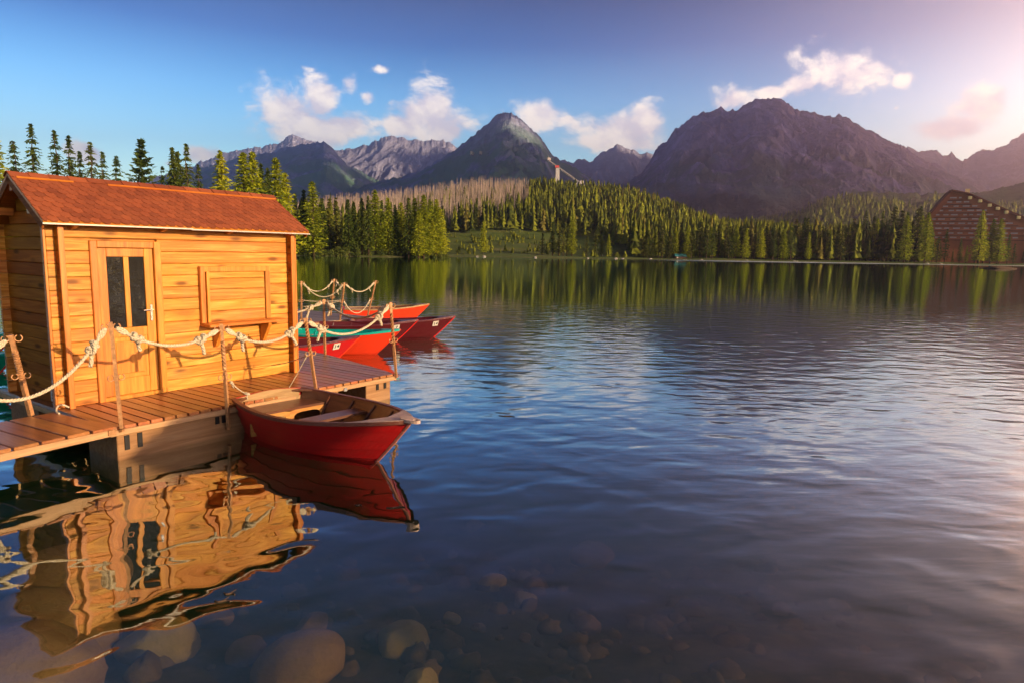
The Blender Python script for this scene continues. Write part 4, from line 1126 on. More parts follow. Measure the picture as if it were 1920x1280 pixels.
rope(hk('j1', 1), hk('j3', -1), .32, 'sagging rope across the front of the far jetty', .026, .014, step=.02)
rope(hk('j3', 1), hk('j4', -1), .20, 'upper sagging rope at the right end of the far jetty', .026, .014, step=.02)
rope(hk('j2', 1), hk('j3', -1), .06, 'short rope between two close posts of the far jetty', .026, .014, step=.02)
rope(hk('j2', -1), hk('j1', 1)+np.array([0,0,-.02]), .22, 'rope along the back of the far jetty', .024, .013, step=.02)
rope(hk('j3', 1, .5), hk('j4', -1, .5), .32, 'lower slack rope at the right end of the far jetty', .02, .011, (True, True), .08, step=.02)
rope(hk('j1', 1, .52), hk('j3', -1, .55), .03, 'taut lower cord of the far jetty', .016, .009, (False, False), step=.02)
rope(hk('j1', 1, .36), hk('j3', -1, .52), .01, 'second taut lower cord of the far jetty', .016, .008, (False, False), step=.02)
# thin cords
rope(hk('p4', -1, .5), dk(2.62, .05, .52), .02, 'thin white cord from the corner post to the hut wall', .014, .006, (True, False), .02, 'thin cords', .04, .012)
rope(hk('p4', -1, .5), dk(2.22, 1.0, .39), .01, 'thin white cord from the corner post down to the deck', .014, .006, (False, False), .02, 'thin cords', .04, .012)
rope(hk('p3', 1, .47), dk(1.36, 1.43, .50), .03, 'thin mooring cord from the twisted post down to the rowing boat', .016, .007, (True, True), .03, 'thin cords', .04, .012)
q = [dk(-.02, .12, .40), dk(-.10, .10, .47), dk(-.17, .16, .46), dk(-.22, .26, .39), dk(-.2, .34, .40)]
o = MB(); cv = [sum((np.array(q[j])*math.comb(4, j)*t**j*(1-t)**(4-j) for j in range(5))) for t in np.linspace(0, 1, 24)]
o.tube([p-cv[0] for p in cv], .011, 6); tag(o.build('hose_loop', m_rope, None, cv[0], smooth=True), 'short pale loop of rope at the hut corner joining pier and gangway', 'rope')
# ------------------------------------------------------------------ boats
def paint(name, col, rough=.38, wear=.25, dirt=(.10,.05,.04)):
    M = MT(name); n = M.noise(M.coord('Object', (3,14,14)), 1, 5, .65); s = M.noise(M.coord('Object', (26,60,60)), 1, 3, .7)
    c = M.mix(M.rng(n, .35, .75, 0, wear), col, dirt); c = M.mix(M.rng(s, .66, .74, 0, .5), c, tuple(min(1, x*1.6+.05) for x in col))
    M.set(c, rough, spec=.45); M.bump(n, .15, .004); return M.m
m_red = paint('red_paint', (.46,.008,.010)); m_maroon = paint('maroon_paint', (.085,.005,.010)); m_orange = paint('orange_red_paint', (.78,.045,.012), .4, .12)
m_teal = paint('teal_paint', (.0,.34,.28), .35, .1, (.03,.16,.13)); m_green = paint('green_paint', (.01,.36,.20), .35, .12, (.03,.16,.1))
m_stem = paint('bright_red_trim', (.72,.02,.015), .4, .08)
m_bwood = wood('boat_wood', (.07,.022,.010), (.12,.042,.018), (.17,.065,.028), 0, .42, False, .15, .35, .45)
m_bwood_y = wood('boat_wood_across', (.085,.03,.016), (.14,.052,.027), (.20,.085,.042), 1, .32, False, .15, .35, .5)
m_pale = wood('pale_varnished_board', (.24,.14,.05), (.36,.22,.09), (.46,.31,.14), 1, .45, False, .1, .35, .4)
m_rail = paint('worn_brown_rail', (.15,.035,.022), .5, .45, (.26,.15,.10)); m_stem2 = paint('worn_pink_stem', (.50,.17,.13), .5, .3)
m_cream = plain('weathered_gunwale', (.50,.34,.27), .5, 0, 14, .3, .15)
Lb0 = 2.6
ST = np.linspace(0, 1, 45)
_bx = [0, .15, .35, .55, .7, .82, .91, .97, 1.0]; _by = [.47, .555, .605, .575, .48, .345, .20, .09, .02]
_c = np.polyfit(_bx, _by, 6)
def bg_(s): return np.maximum(np.polyval(_c, s), .012)
def sheer(s): return .395 - .12*s + .235*s**2
def hullpt(s, v, off=0.0):
    zk = -.13 + .02*s**3; zg = sheer(s); x = s*(1.93 + (Lb0-1.93)*np.clip((zk + (zg-zk)*v + .13)/.63, 0, 1)**.92)
    cf = .60*(1-.45*s**2)
    y = bg_(s)*(cf + (1-cf)*v**.8) + off
    return x, y, zk + (zg-zk)*v
def make_boat(name, bow, heading, hullm, inm, label, number=None, sc=1.0, scy=1.0, seatm=None, gunm=None, stemm=None, holes=True, group='rowing boats'):
    d = np.array([math.cos(heading), math.sin(heading)]); loc = (bow[0]-d[0]*Lb0*sc, bow[1]-d[1]*Lb0*sc, .025)
    o = empty(name, loc, heading, label, 'boat', group); o.scale = (sc, sc*scy, sc)
    seatm = seatm or m_bwood_y; gunm = gunm or inm
    NS = 5
    b = MB()
    for sg in (1, -1):
        rows = []
        for k in range(NS):
            v0, v1 = k/NS, (k+1)/NS
            rows.append(np.stack(hullpt(ST, v0, .011 if k else .0), -1)); rows.append(np.stack(hullpt(ST, v1, .0), -1))
        for k in range(len(rows)-1):
            b.grid(np.stack([rows[k], rows[k+1]])*np.array([1, sg, 1]), flip=(sg > 0))
        ch = rows[0]; kl = ch*np.array([1, 0, 1]) - np.array([0, 0, .03])
        b.grid(np.stack([kl, ch])*np.array([1, sg, 1]), flip=(sg > 0))
    b.build('hull', hullm, o)
    b = MB(); wv = np.linspace(.30, 1, 8); inner = []
    Si = np.linspace(.012, .965, 40)
    for v in wv:
        x, y, z = hullpt(Si, v); inner.append(np.stack([x, np.maximum(y-.026, .004), z-.004*(v == 1)], -1))
    inner = np.array(inner)
    for sg in (1, -1): b.grid(inner*np.array([1, sg, 1]), flip=(sg < 0))
    fl = inner[0]; b.grid(np.stack([fl*np.array([1, -1, 1]), fl]), flip=True)
    b.build('lining', inm, o)
    for sg in (1, -1):                   # ribs
        for s in (.2, .38, .56, .74):
            x, y, z = hullpt(np.full(8, s), np.linspace(.32, .95, 8)); MB().tube([(x[i], sg*(y[i]-.032), z[i]) for i in range(8)], .013, 5).build('rib', inm, o)
    for sg in (1, -1):                   # gunwale rails
        g = MB(); Sg = np.linspace(0, 1, 40); x, y, z = hullpt(Sg, 1.0); prof = [(.016,-.03),(.020,.008),(-.030,.010),(-.028,-.03)]
        rows = [np.stack([x, sg*np.maximum(y+dy, .004), z+dz], -1) for dy, dz in prof]; rows.append(rows[0])
        g.grid(np.stack(rows), flip=(sg < 0)); g.build('gunwale', gunm, o)
    # transom, with a pale inner face
    vt = np.linspace(0, 1, 7); x, y, z = hullpt(np.zeros(7), vt); poly = [(-y[i], z[i]) for i in range(6, -1, -1)] + [(y[i], z[i]) for i in range(7)]
    crown = [(.28, .418), (.12, .432), (0, .436), (-.12, .432), (-.28, .418)]
    poly = poly + crown; n = len(poly)
    for nm, x0, x1, mt, cut in (('transom', -.028, -.001, hullm, 1.0), ('transom_board', .001, .016, seatm if not holes else m_pale, .90)):
        vs = [(x0, p[0]*cut, p[1]) for p in poly] + [(x1, p[0]*cut, p[1]) for p in poly]
        MB().add(vs, [tuple(range(n)), tuple(range(n, 2*n))[::-1]] + [(k, n+k, n+(k+1) % n, (k+1) % n) for k in range(n)]).build(nm, mt, o)
    for sg in (1, -1):                   # quarter knees
        MB().prism([(.0, sg*.46), (.0, sg*.27), (.06, sg*.36), (.20, sg*.515), (.20, sg*.545)][::sg], .372, .396).build('knee', m_bwood if holes else inm, o)
    # seats
    def seat(x0, x1, z, nm):
        pts = []
        for xx in (x0, x1):
            s = xx/2.4; pts.append(float(hullpt(np.array([s]), .78)[1][0])-.03)
        g = MB(); g.prism([(x0, -pts[0]), (x1, -pts[1]), (x1, pts[1]), (x0, pts[0])], z-.028, z); return g.build(nm, seatm, o), pts
    seat(.06, .44, .275, 'stern_seat'); seat(1.02, 1.25, .29, 'thwart')
    if holes:                            # seat front with two rounded openings
        g = MB(); hw = .50
        for sg in (1, -1):
            cx, cz, rx, rz = sg*.235, .135, .185, .075; K = 32; outer = []; innr = []
            x0, x1, z0, z1 = (0.0, hw, .02, .245) if sg > 0 else (-hw, 0.0, .02, .245)
            for k in range(K):
                a = 2*math.pi*k/K; ca, sa = math.cos(a), math.sin(a); e = 2/3.2
                innr.append((cx + rx*abs(ca)**e*math.copysign(1, ca), cz + rz*abs(sa)**e*math.copysign(1, sa)))
                tt = min((abs(((x1 if ca > 0 else x0)-cx)/ca) if abs(ca) > 1e-6 else 1e9), (abs(((z1 if sa > 0 else z0)-cz)/sa) if abs(sa) > 1e-6 else 1e9))
                outer.append((cx+ca*tt, cz+sa*tt))
            for xx, fl in ((.445, True), (.425, False)):
                vs = [(xx, p[0], p[1]) for p in outer] + [(xx, p[0], p[1]) for p in innr]
                fs = [(k, (k+1) % K, K+(k+1) % K, K+k) for k in range(K)]
                g.add(vs, fs if fl else [q[::-1] for q in fs])
            vs = [(.445, p[0], p[1]) for p in innr] + [(.425, p[0], p[1]) for p in innr]
            g.add(vs, [(k, (k+1) % K, K+(k+1) % K, K+k) for k in range(K)])
        g.build('seat_front', wood_front, o)
    else:
        MB().box(.425, .445, -.48, .48, .0, .245).build('seat_front', seatm, o)
    # breasthook and stem
    g = MB(); Sb = np.linspace(.80, 1, 12); x, y, z = hullpt(Sb, 1.0)
    inx = np.minimum(x, x[0] + .10 + 1.1*(1-y/y[0])**1.5*.16)
    top = [np.stack([x, yy, z+.013], -1) for yy in (-y-.016, -y*.55, y*0, y*.55, y+.016)]
    k0 = int(4)
    arr = np.stack(top); arr[1, 0, 0] += .10; arr[2, 0, 0] += .17; arr[3, 0, 0] += .10
    arr[1, 1, 0] = max(arr[1, 1, 0], arr[1, 0, 0]+.01); 
    for r_ in (1, 2, 3): arr[r_, :, 0] = np.maximum.accumulate(np.maximum(arr[r_, :, 0], arr[r_, 0, 0] + np.arange(12)*.004))
    g.grid(arr); lo = arr.copy(); lo[:, :, 2] -= .026; g.grid(lo, flip=True)
    for r_ in (0, 4): g.grid(np.stack([arr[r_], lo[r_]]), flip=(r_ == 0))
    g.grid(np.stack([arr[:, 0], lo[:, 0]]))
    xb, zb = float(x[-1]), float(z[-1])
    tip = MB(); K = 20
    out = [(xb-.05+.17*math.cos(a) if math.cos(a) > 0 else xb-.05+.09*math.cos(a), .066*math.sin(a)) for a in np.linspace(0, 2*math.pi, K, endpoint=False)]
    inn = [(xb+.060+.026*math.cos(a), .024*math.sin(a)) for a in np.linspace(0, 2*math.pi, K, endpoint=False)]
    for zz, fl in ((zb+.016, False), (zb-.014, True)):
        vs = [(p[0], p[1], zz) for p in out]+[(p[0], p[1], zz) for p in inn]; fs = [(k, (k+1) % K, K+(k+1) % K, K+k) for k in range(K)]
        tip.add(vs, fs if not fl else [q[::-1] for q in fs])
    for ring, fl in ((out, False), (inn, True)):
        vs = [(p[0], p[1], zb+.016) for p in ring]+[(p[0], p[1], zb-.014) for p in ring]; fs = [(k, K+k, K+(k+1) % K, (k+1) % K) for k in range(K)]
        tip.add(vs, fs if not fl else [q[::-1] for q in fs])
    g.build('breasthook', m_cream if holes else gunm, o)
    if holes: tip.build('bow_eye', m_cream, o)
    vv = np.linspace(0, 1, 10); x, y, z = hullpt(np.ones(10), vv)
    MB().tube([(x[i]+.006, 0, z[i]) for i in range(10)], .018, 6).build('stem', stemm or m_stem, o)
    if number:
        s = .86; v = .80
        p = np.array([float(q) for q in hullpt(np.array(s), v)]); p2 = np.array([float(q) for q in hullpt(np.array(s+.03), v)]); p3 = np.array([float(q) for q in hullpt(np.array(s), v+.1)])
        for sg in (-1,):
            fy = np.array([1, sg, 1]); a = (p2-p)*fy; a /= np.linalg.norm(a); c = (p3-p)*fy; c -= a*np.dot(a, c); c /= np.linalg.norm(c); nn = np.cross(a, c)
            Mx = Matrix.Identity(4)
            for i in range(3): Mx[i][0], Mx[i][1], Mx[i][2], Mx[i][3] = a[i], c[i], nn[i], (p*fy)[i]+nn[i]*.006
            plq = MB().box(-.075, .075, -.075, .075, .008, .014, Mx).build('number_plate', m_plate, o)
            text_obj('lettering', number, .125, m_black, Mx @ Matrix.Translation((0, 0, .0155)), plq, .0008, True)
    return o
wood_front = wood('seat_front_board', (.42,.17,.035), (.55,.25,.06), (.64,.33,.09), 1, .4, False, .1, .15, .4)
bw = dk(1.57, 3.81, 0)
make_boat('rowing_boat', bw, DA-math.pi/2-R(4.5), m_red, m_bwood, 'dark red wooden rowing boat in the foreground moored stern first at the pier', None, 1.0, 1.0, m_bwood_y, m_rail, m_stem2, True)
make_boat('rowing_boat', (-3.00, 13.0), R(20), m_red, m_maroon, 'red rowing boat nearest behind the pier with plate 14 beside the teal lined boat', '14', .95, .85, m_bwood_y, m_maroon, m_orange, False)
make_boat('rowing_boat', (-2.36, 13.95), R(-9), m_orange, m_teal, 'bright red rowing boat with teal inside and teal gunwale', None, 1.0, .9, m_pale, m_teal, m_orange, False)
make_boat('rowing_boat', (-2.28, 16.0), R(3), m_maroon, m_maroon, 'maroon rowing boat with plate 7 behind the teal lined boat', '7', 1.0, .85, m_bwood_y, m_maroon, m_stem, False)
make_boat('rowing_boat', (-1.48, 17.05), R(5), m_maroon, m_maroon, 'maroon rowing boat reaching furthest right, behind the one with plate 7', '14', 1.0, .85, m_bwood_y, m_maroon, m_stem, False)
make_boat('rowing_boat', (-2.62, 20.9), R(16), m_orange, m_bwood, 'bright orange red rowing boat furthest back beside the far jetty', None, 1.0, .85, m_bwood_y, m_pale, m_orange, False)
make_boat('rowing_boat', (-7.72, 10.25), R(-8), m_green, m_teal, 'green rowing boat peeping out left of the hut', None, .95, .85, m_pale, m_teal, m_orange, False)
make_boat('rowing_boat', (-9.25, 12.3), R(-4), m_green, m_teal, 'second green rowing boat further back left of the hut', None, 1.0, .85, m_pale, m_teal, m_orange, False)

# ------------------------------------------------------------------ far buildings
m_hotel = plain('hotel_timber', (.40,.14,.06), .8, 0, .2, .2, 0, .2); m_hroof = plain('hotel_roof', (.14,.05,.03), .8, 0, .2, .2, 0, .2)
m_hwin = plain('hotel_window', (.50,.38,.37), .3, 0, .4, .15, 0); m_dorm = plain('dormer_paint', (.75,.58,.26), .6, 0, .5, .05, 0); m_conc = plain('concrete', (.42,.39,.38), .85, 0, .2, .15, 0, .2)
HP0 = np.array([227.3, 345.0, 0]); HA = math.atan2(345.0, 227.3) - math.pi/2 + R(7); HX = np.array([math.cos(HA), math.sin(HA), 0]); HN = np.array([-math.sin(HA), math.cos(HA), 0])
hot = empty('mountain_hotel', HP0+np.array([0, 0, 1.5]), HA, 'huge brown timber hotel with a slanting gable roof above the right shore', 'hotel')
def HL(px, py):
    q = onplane(px, py, HP0, HN); return (float(np.dot(q-HP0, HX)), float(q[2])-1.5)
fac = [HL(1735,466), HL(1735,413), HL(1783,359), HL(1815,365), HL(1920,411), HL(1985,440), HL(1985,472)]
fac[0] = (fac[0][0], -1.5); fac[-1] = (fac[-1][0], -1.5)
def vprism(poly, y0, y1):
    n = len(poly); vs = [(p[0], y0, p[1]) for p in poly]+[(p[0], y1, p[1]) for p in poly]
    return MB().add(vs, [tuple(range(n))[::-1], tuple(range(n, 2*n))] + [(k, (k+1) % n, n+(k+1) % n, n+k) for k in range(n)])
vprism(fac, 0, 16).build('wall', m_hotel, hot)
rfp = MB()
for a, c in zip(fac[1:5], fac[2:6]):
    a, c = np.array(a), np.array(c); d = (c-a)/np.linalg.norm(c-a); nn = np.array([-d[1], d[0]]); nn = nn if nn[1] > 0 else -nn
    q = [a-d*.05, c+d*.05, c+d*.05+nn*.8, a-d*.05+nn*.8]; n = 4
    vs = [(p[0], -1.6, p[1]) for p in q]+[(p[0], 16.5, p[1]) for p in q]
    rfp.add(vs, [(3,2,1,0), (4,5,6,7)] + [(k, (k+1) % n, n+(k+1) % n, n+k) for k in range(n)])
hroof = rfp.build('roof', m_hroof, hot)
chx, chz = HL(1815, 366); MB().box(chx-.9, chx+.9, 2, 4, chz-1, chz+3.2).build('chimney', m_dorm, hroof)
for px, py in ((1818,371),(1837,377),(1855,385),(1870,391),(1886,398),(1909,408)):
    x, zz = HL(px, py); MB().box(x-.75, x+.75, -1.75, 1.5, zz-.9, zz+.55, bev=.1).build('dormer', m_dorm, hroof)
rows = [(371,1781,1803,0),(379,1776,1819,1),(387,1768,1835,1),(395,1762,1850,1),(403,1755,1870,1),(411,1748,1887,1),(419,1741,1906,1),(428,1739,1925,1),(437,1739,1945,0),(445,1739,1960,0)]
nw = 0
for row, xa, xb, full in rows:
    x0, z0 = HL(xa, row); x1, _ = HL(xb, row)
    MB().box(x0-.6, x1+.6, -1.2, -.003, z0-1.55, z0-1.25).build('balcony', m_hroof, hot)
    x = x0; 
    while x < x1-.8 and nw < 98:
        w = random.choice((1.5, 2.2, 2.9)); 
        MB().box(x, min(x+w, x1), -.12, -.003, z0-.42, z0+.22).build('window', m_hwin, hot); x += w + random.choice((1.1, 1.7, 2.4)); nw += 1
# ski jump
SY = 705.0
def sp_(px, py): q = ondepth(px, py, SY); return np.array([q[0], q[2]])
g0 = sp_(1045, 362); sj = empty('ski_jump', (g0[0], SY, g0[1]-6), 0, 'pale ski jump tower with a long sloping ramp above the wood', 'ski jump')
def SL(px, py): return sp_(px, py) - np.array([g0[0], g0[1]-6])
m_troof = plain('teal_roofing', (.05,.22,.22), .7, 0, .5, .1, 0, .2); m_skired = plain('red_cabin', (.45,.05,.04), .6, 0, 1, .1, 0); m_ramp = plain('ramp_concrete', (.46,.41,.40), .85, 0, .3, .12, 0, .2)
t = SL(1045, 315); MB().add([(-2.6,-2,-2),(2.2,-2,-2),(2.2,2.5,-2),(-2.6,2.5,-2),(-2.2,-1.6,t[1]),(1.6,-1.6,t[1]),(1.6,2.0,t[1]),(-2.2,2.0,t[1])], [(3,2,1,0),(4,5,6,7),(0,1,5,4),(1,2,6,5),(2,3,7,6),(3,0,4,7)]).build('tower', m_conc, sj)
a, c = SL(1029, 301), SL(1102, 352)
def slab(a, c, th, y0, y1, nm, m):
    return vprism([(a[0], a[1]), (a[0], a[1]-th), (c[0], c[1]-th), (c[0], c[1])][::-1], y0, y1).build(nm, m, sj)
slab(a, c, .65, -1.8, 1.8, 'inrun', m_ramp); slab(SL(1052,319), SL(1100,353.5), .5, -1.3, 1.3, 'truss', m_conc)
h = SL(1029, 300); MB().box(h[0]-1.6, h[0]+2.0, -2, 2, h[1]-.8, h[1]+1.8, bev=.2).build('start_cabin', m_ramp, sj); MB().tube([(h[0]-.5, 0, h[1]+1.8), (h[0]-.7, 0, h[1]+4.2)], .18, 5).build('mast', m_conc, sj)
h = SL(1044.5, 313); MB().box(h[0]-2.2, h[0]+2.0, -2.1, 2.1, h[1]-1.3, h[1]+1.1, bev=.2).build('cabin', m_skired, sj)
h = SL(1090, 342); MB().box(h[0]-2.2, h[0]+2.2, -2.2, 2.2, h[1]-2.5, h[1]+1.2, bev=.3).build('take_off_hut', m_ramp, sj)
s0, s1 = SL(1081, 341), SL(1084, 360); MB().box(s0[0]-.7, s0[0]+.7, -.8, .8, s1[1]-4, s0[1]-1.2).build('support', m_conc, sj)
# teal roofed boathouse on the far shore
q = ondepth(1275, 481, 294.0); gz = float(ground_z(np.array([q[0]]), np.array([294.0]))[0][0])
bh = empty('boathouse', (q[0], 294.0, max(gz, .3)), .15, 'tiny shed with a teal roof on the far shore below the wood', 'shed'); bh.scale = (.62, .62, .62)
MB().box(-4, 4, -2.2, 2.2, -.5, 1.5).build('wall', m_bark, bh)
vprism([(-2.6, 1.5), (2.6, 1.5), (0, 3.3)], -4.3, 4.3).build('roof', m_troof, bh).rotation_euler = (0, 0, math.pi/2)
MB().box(-3.2, -2.2, -2.25, -2.203, .2, 1.1).build('window', m_hwin, bh); MB().box(.2, 1.2, -2.25, -2.203, -.2, 1.2).build('door', m_hroof, bh)
# lodge on the shoulder of the pointed peak
me = bpy.data.objects['pointed_peak'].data; bt = BVHTree.FromPolygons([v.co[:] for v in me.vertices], [p_.vertices[:] for p_ in me.polygons])
for px, py, w, lab in ((886, 291, 17, 'small sunlit lodge on the green shoulder of the pointed peak'), (902, 290, 11, 'lower annex right of the small lodge on the pointed peak')):
    d = Vector(ray(px, py)); hit = bt.ray_cast(Vector(vC), d.normalized())[0]
    if hit is None: continue
    lo_ = empty('mountain_lodge', hit - Vector((0, 0, 3)), -.2, lab, 'lodge'); s = hit.y/FPX
    MB().box(-w*s/2, w*s/2, -4, 4, -6, 3.5*s*.9).build('wall', m_dorm, lo_); vprism([(-5, 0), (5, 0), (0, 3.5)], -w*s/2-1, w*s/2+1).build('roof', m_hroof, lo_)
    r_ = lo_.children[-1]; r_.rotation_euler = (0, 0, math.pi/2); r_.location = (0, 0, 3.5*s*.9)
    for k in range(3): MB().box(-w*s/3+k*w*s/4, -w*s/3+k*w*s/4+3, -4.1, -4.003, 0, 3).build('window', m_hroof, lo_)

# ------------------------------------------------------------------ stones, twigs
def mk_rock(name, c1, c2, algae):
    M = MT(name); n = M.noise(M.coord('Object', (2.2,2.2,2.2)), 1, 6, .65); f = M.noise(M.coord('Object', (30,30,30)), 1, 4, .7)
    c = M.mix(M.rng(n, .35, .65), c1, c2); c = M.mix(M.rng(f, .5, .8, 0, .45), c, tuple(x*.45 for x in c1)); c = M.mix(M.rng(n, .5, .7, 0, .6), c, algae)
    M.set(c, .9, spec=.2); M.bump(M.math('ADD', n, M.math('MULTIPLY', f, .3)), .6, .05); return M.m
m_rock = mk_rock('lake_stone', (.44,.38,.14), (.60,.53,.22), (.32,.28,.07)); m_rock2 = mk_rock('brown_stone', (.30,.20,.09), (.44,.31,.15), (.20,.15,.055)); m_rock3 = mk_rock('pale_shore_stone', (.45,.40,.36), (.55,.5,.46), (.3,.26,.2))
def rock_mesh(name, rx, ry, rz, seed, mat):
    nu, nv = 40, 24; u = np.linspace(0, 2*np.pi, nu, endpoint=False); v = np.linspace(.001, np.pi-.001, nv); Ug, Vg = np.meshgrid(u, v, indexing='ij')
    d = np.stack([np.cos(Ug)*np.sin(Vg), np.sin(Ug)*np.sin(Vg), np.cos(Vg)], -1)
    r = np.random.default_rng(seed); k = np.ones(d.shape[:2])
    for _ in range(9):
        a = r.normal(size=3); a /= np.linalg.norm(a); lim = r.uniform(.62, .92); pr = d@a; k = np.where(pr*k > lim, k*(1-.8*(1-lim/np.maximum(pr*k, 1e-6))), k)
    k = k*(1+.10*(fbm(d[..., 0]*2+seed, d[..., 1]*2+d[..., 2]*1.7, 4, seed)-.5))
    Pt = d*k[..., None]*np.array([rx, ry, rz]); i = np.arange(nu)[:, None]; j = np.arange(nv-1)[None]
    Fq = np.stack([i*nv+j, i*nv+j+1, ((i+1) % nu)*nv+j+1, ((i+1) % nu)*nv+j], -1).reshape(-1, 4)
    return npmesh(name, Pt.reshape(-1, 3), Fq, mat, smooth=True)
def bedz(x, y): return float(ground_z(np.array([float(x)]), np.array([float(y)]))[0][0])
rocks = [(755,1198,48,0,'pale yellow squarish stone on the lake bed at the bottom centre'),(846,1160,18,0,'small pale stone right above the squarish yellow stone under water'),(300,1205,56,0,'oval pale stone under water below the reflected roof'),
 (570,1250,82,1,'large brown stone under water at the bottom edge'),(585,1172,34,1,'brown stone under water left of the squarish yellow stone'),(462,1222,32,1,'dim stone under water right of the oval pale stone'),
 (120,1105,92,1,'big flat brown stone under the reflected hut wall'),(70,1190,105,1,'largest flat stone at the lower left under water'),(150,1190,55,1,'brown stone under the reflected gable'),(40,1275,120,1,'smooth slab of stone in the bottom left corner'),
 (925,1092,26,0,'blurred greenish stone under water in the middle'),(1000,1095,20,1,'blurred orange stone under water right of the greenish one'),(982,1126,24,0,'flat yellowish stone under water in front of the orange one'),(985,1195,12,1,'little reddish stone under water right of centre'),
 (1128,1225,11,1,'little brown stone under water at the lower right'),(890,985,18,0,'faint stone under water beyond the boat reflection'),(668,962,26,0,'faint pale stone under water just outside the boat reflection'),(1110,1042,40,1,'faint long reddish stone under water at the right'),(1105,1172,26,1,'dim flat stone under water at the right'),
 (1020,1175,10,0,'tiny yellow stone under water right of the middle'),(896,1175,12,1,'tiny dim stone right of the small pale stone'),(790,1280,34,0,'yellow stone cut by the bottom edge of the picture'),(400,1160,30,1,'dim brown stone left under water beyond the oval one'),(330,925,40,1,'brown stone in the dark reflection under the pier'),(560,900,34,0,'olive stone showing through the dark boat reflection'),(90,960,60,1,'brown stone seen through the dark reflection at the left')]
for k, (px, py, rp, ty, lab) in enumerate(rocks):
    zc = -.5
    for _ in range(6):
        q = onz(px, py, zc); dist = np.linalg.norm(q-vC); rad = rp*dist/FPX; zc = bedz(q[0], q[1]) + rad*.30
        zc = min(zc, -.16-rad*.62)
    m_ = (m_rock, m_rock2)[ty]; rr = random.Random(k)
    asp = .8
    o = rock_mesh('stone', rad, rad*rr.uniform(.8, 1.15), rad*rr.uniform(.5, .7), 40+k, m_)
    o.location = q; o.rotation_euler = (rr.uniform(-.15, .15), rr.uniform(-.15, .15), rr.uniform(0, 6)); tag(o, lab, 'stone', 'stones on the lake bed')
for k, (px, py, D, w) in enumerate(((1150,480,272,1.0),(1163,482,274,.7),(1215,483,277,.9),(1098,479,268,.6),(1000,478,262,.8),(905,477,259,.9),(892,477,259,.6),(1310,487,291,.8),(1395,489,296,.6),(1482,491,298,.9),(1488,493,300,.6),(1730,496,301,.9),(1755,497,302,.7))):
    q = ondepth(px, py, D); s_ = .0
    for yy in np.arange(230, 330, .5):
        x_ = (px-960)/FPX*yy
        if lake_sd(np.array([x_]), np.array([yy]))[0] > .6: D = yy; break
    o = rock_mesh('shore_rock', w*.9, w*.6, w*.3, 80+k, m_rock3); o.location = ((px-960)/FPX*D, D, .18); tag(o, 'small pale rock at the far waterline', 'rock', 'pale rocks along the far waterline')
o = rock_mesh('shore_rock', 5.0, 2.4, .8, 97, m_bark); q = onz(1872, 504, 0); o.location = (q[0], q[1], -.1); tag(o, 'low dark rock breaking the water at the far right', 'rock')
# loose pebbles and cobbles strewn over the bed
r_ = np.random.default_rng(12); V = []; F = []; off = 0; nu, nv = 9, 6
u = np.linspace(0, 2*np.pi, nu, endpoint=False); v = np.linspace(.01, np.pi-.01, nv); Ug, Vg = np.meshgrid(u, v, indexing='ij')
D0 = np.stack([np.cos(Ug)*np.sin(Vg), np.sin(Ug)*np.sin(Vg), np.cos(Vg)], -1); i = np.arange(nu)[:, None]; j = np.arange(nv-1)[None]
F0 = np.stack([i*nv+j, i*nv+j+1, ((i+1) % nu)*nv+j+1, ((i+1) % nu)*nv+j], -1).reshape(-1, 4)
xs, ys = r_.uniform(-7.5, 4.5, 1500), r_.uniform(2.0, 9, 1500); zs, sds = ground_z(xs, ys)
for x, y, z, sd in zip(xs, ys, zs, sds):
    if sd > -.4 or r_.random() > np.clip(fbm(x*.8, y*.8, 2, 8)*1.6-.5, .05, 1): continue
    s = .03 + .13*r_.random()**2.2; k = 1 + r_.uniform(-.22, .22, (nu, nv, 1)); a = r_.uniform(0, 6.28); ca, sa = math.cos(a), math.sin(a)
    Q = D0*k*s*np.array([1, r_.uniform(.6, .95), r_.uniform(.45, .7)]); Q = np.stack([Q[..., 0]*ca-Q[..., 1]*sa, Q[..., 0]*sa+Q[..., 1]*ca, Q[..., 2]], -1) + np.array([x, y, z+s*.15])
    V.append(Q.reshape(-1, 3)); F.append(F0+off); off += nu*nv
tag(npmesh('pebbles', np.concatenate(V), np.concatenate(F), mk_rock('pebble', (.14,.10,.04), (.28,.22,.09), (.20,.17,.05)), smooth=True), 'loose pebbles strewn over the lake bed', 'pebbles', kind='stuff')
rnd = random.Random(4)
for px, py, L, lab in ((417,1126,.10,'forked twig floating below the reflected ridge'),(430,1112,.08,'short pale twig next to the forked twig'),(742,950,.16,'brown stick floating below the boat bow reflection'),(672,946,.06,'dark scrap floating left of the brown stick'),(950,779,.22,'dark leaf scrap floating right of the rowing boat')):
    q = onz(px, py, .004); b = MB(); a = rnd.uniform(-.3, .9)
    pts = [(t*L*math.cos(a), t*L*math.sin(a)+.01*math.sin(t*7), 0) for t in np.linspace(-.5, .5, 8)]; b.tube(pts, [.004+.003*(1-abs(t)) for t in np.linspace(-1, 1, 8)], 6)
    if 'fork' in lab: b.tube([pts[3], (pts[3][0]+.03, pts[3][1]+.05, .004)], .003, 5)
    tag(b.build('floating_twig', m_bark, None, q), lab, 'twig')

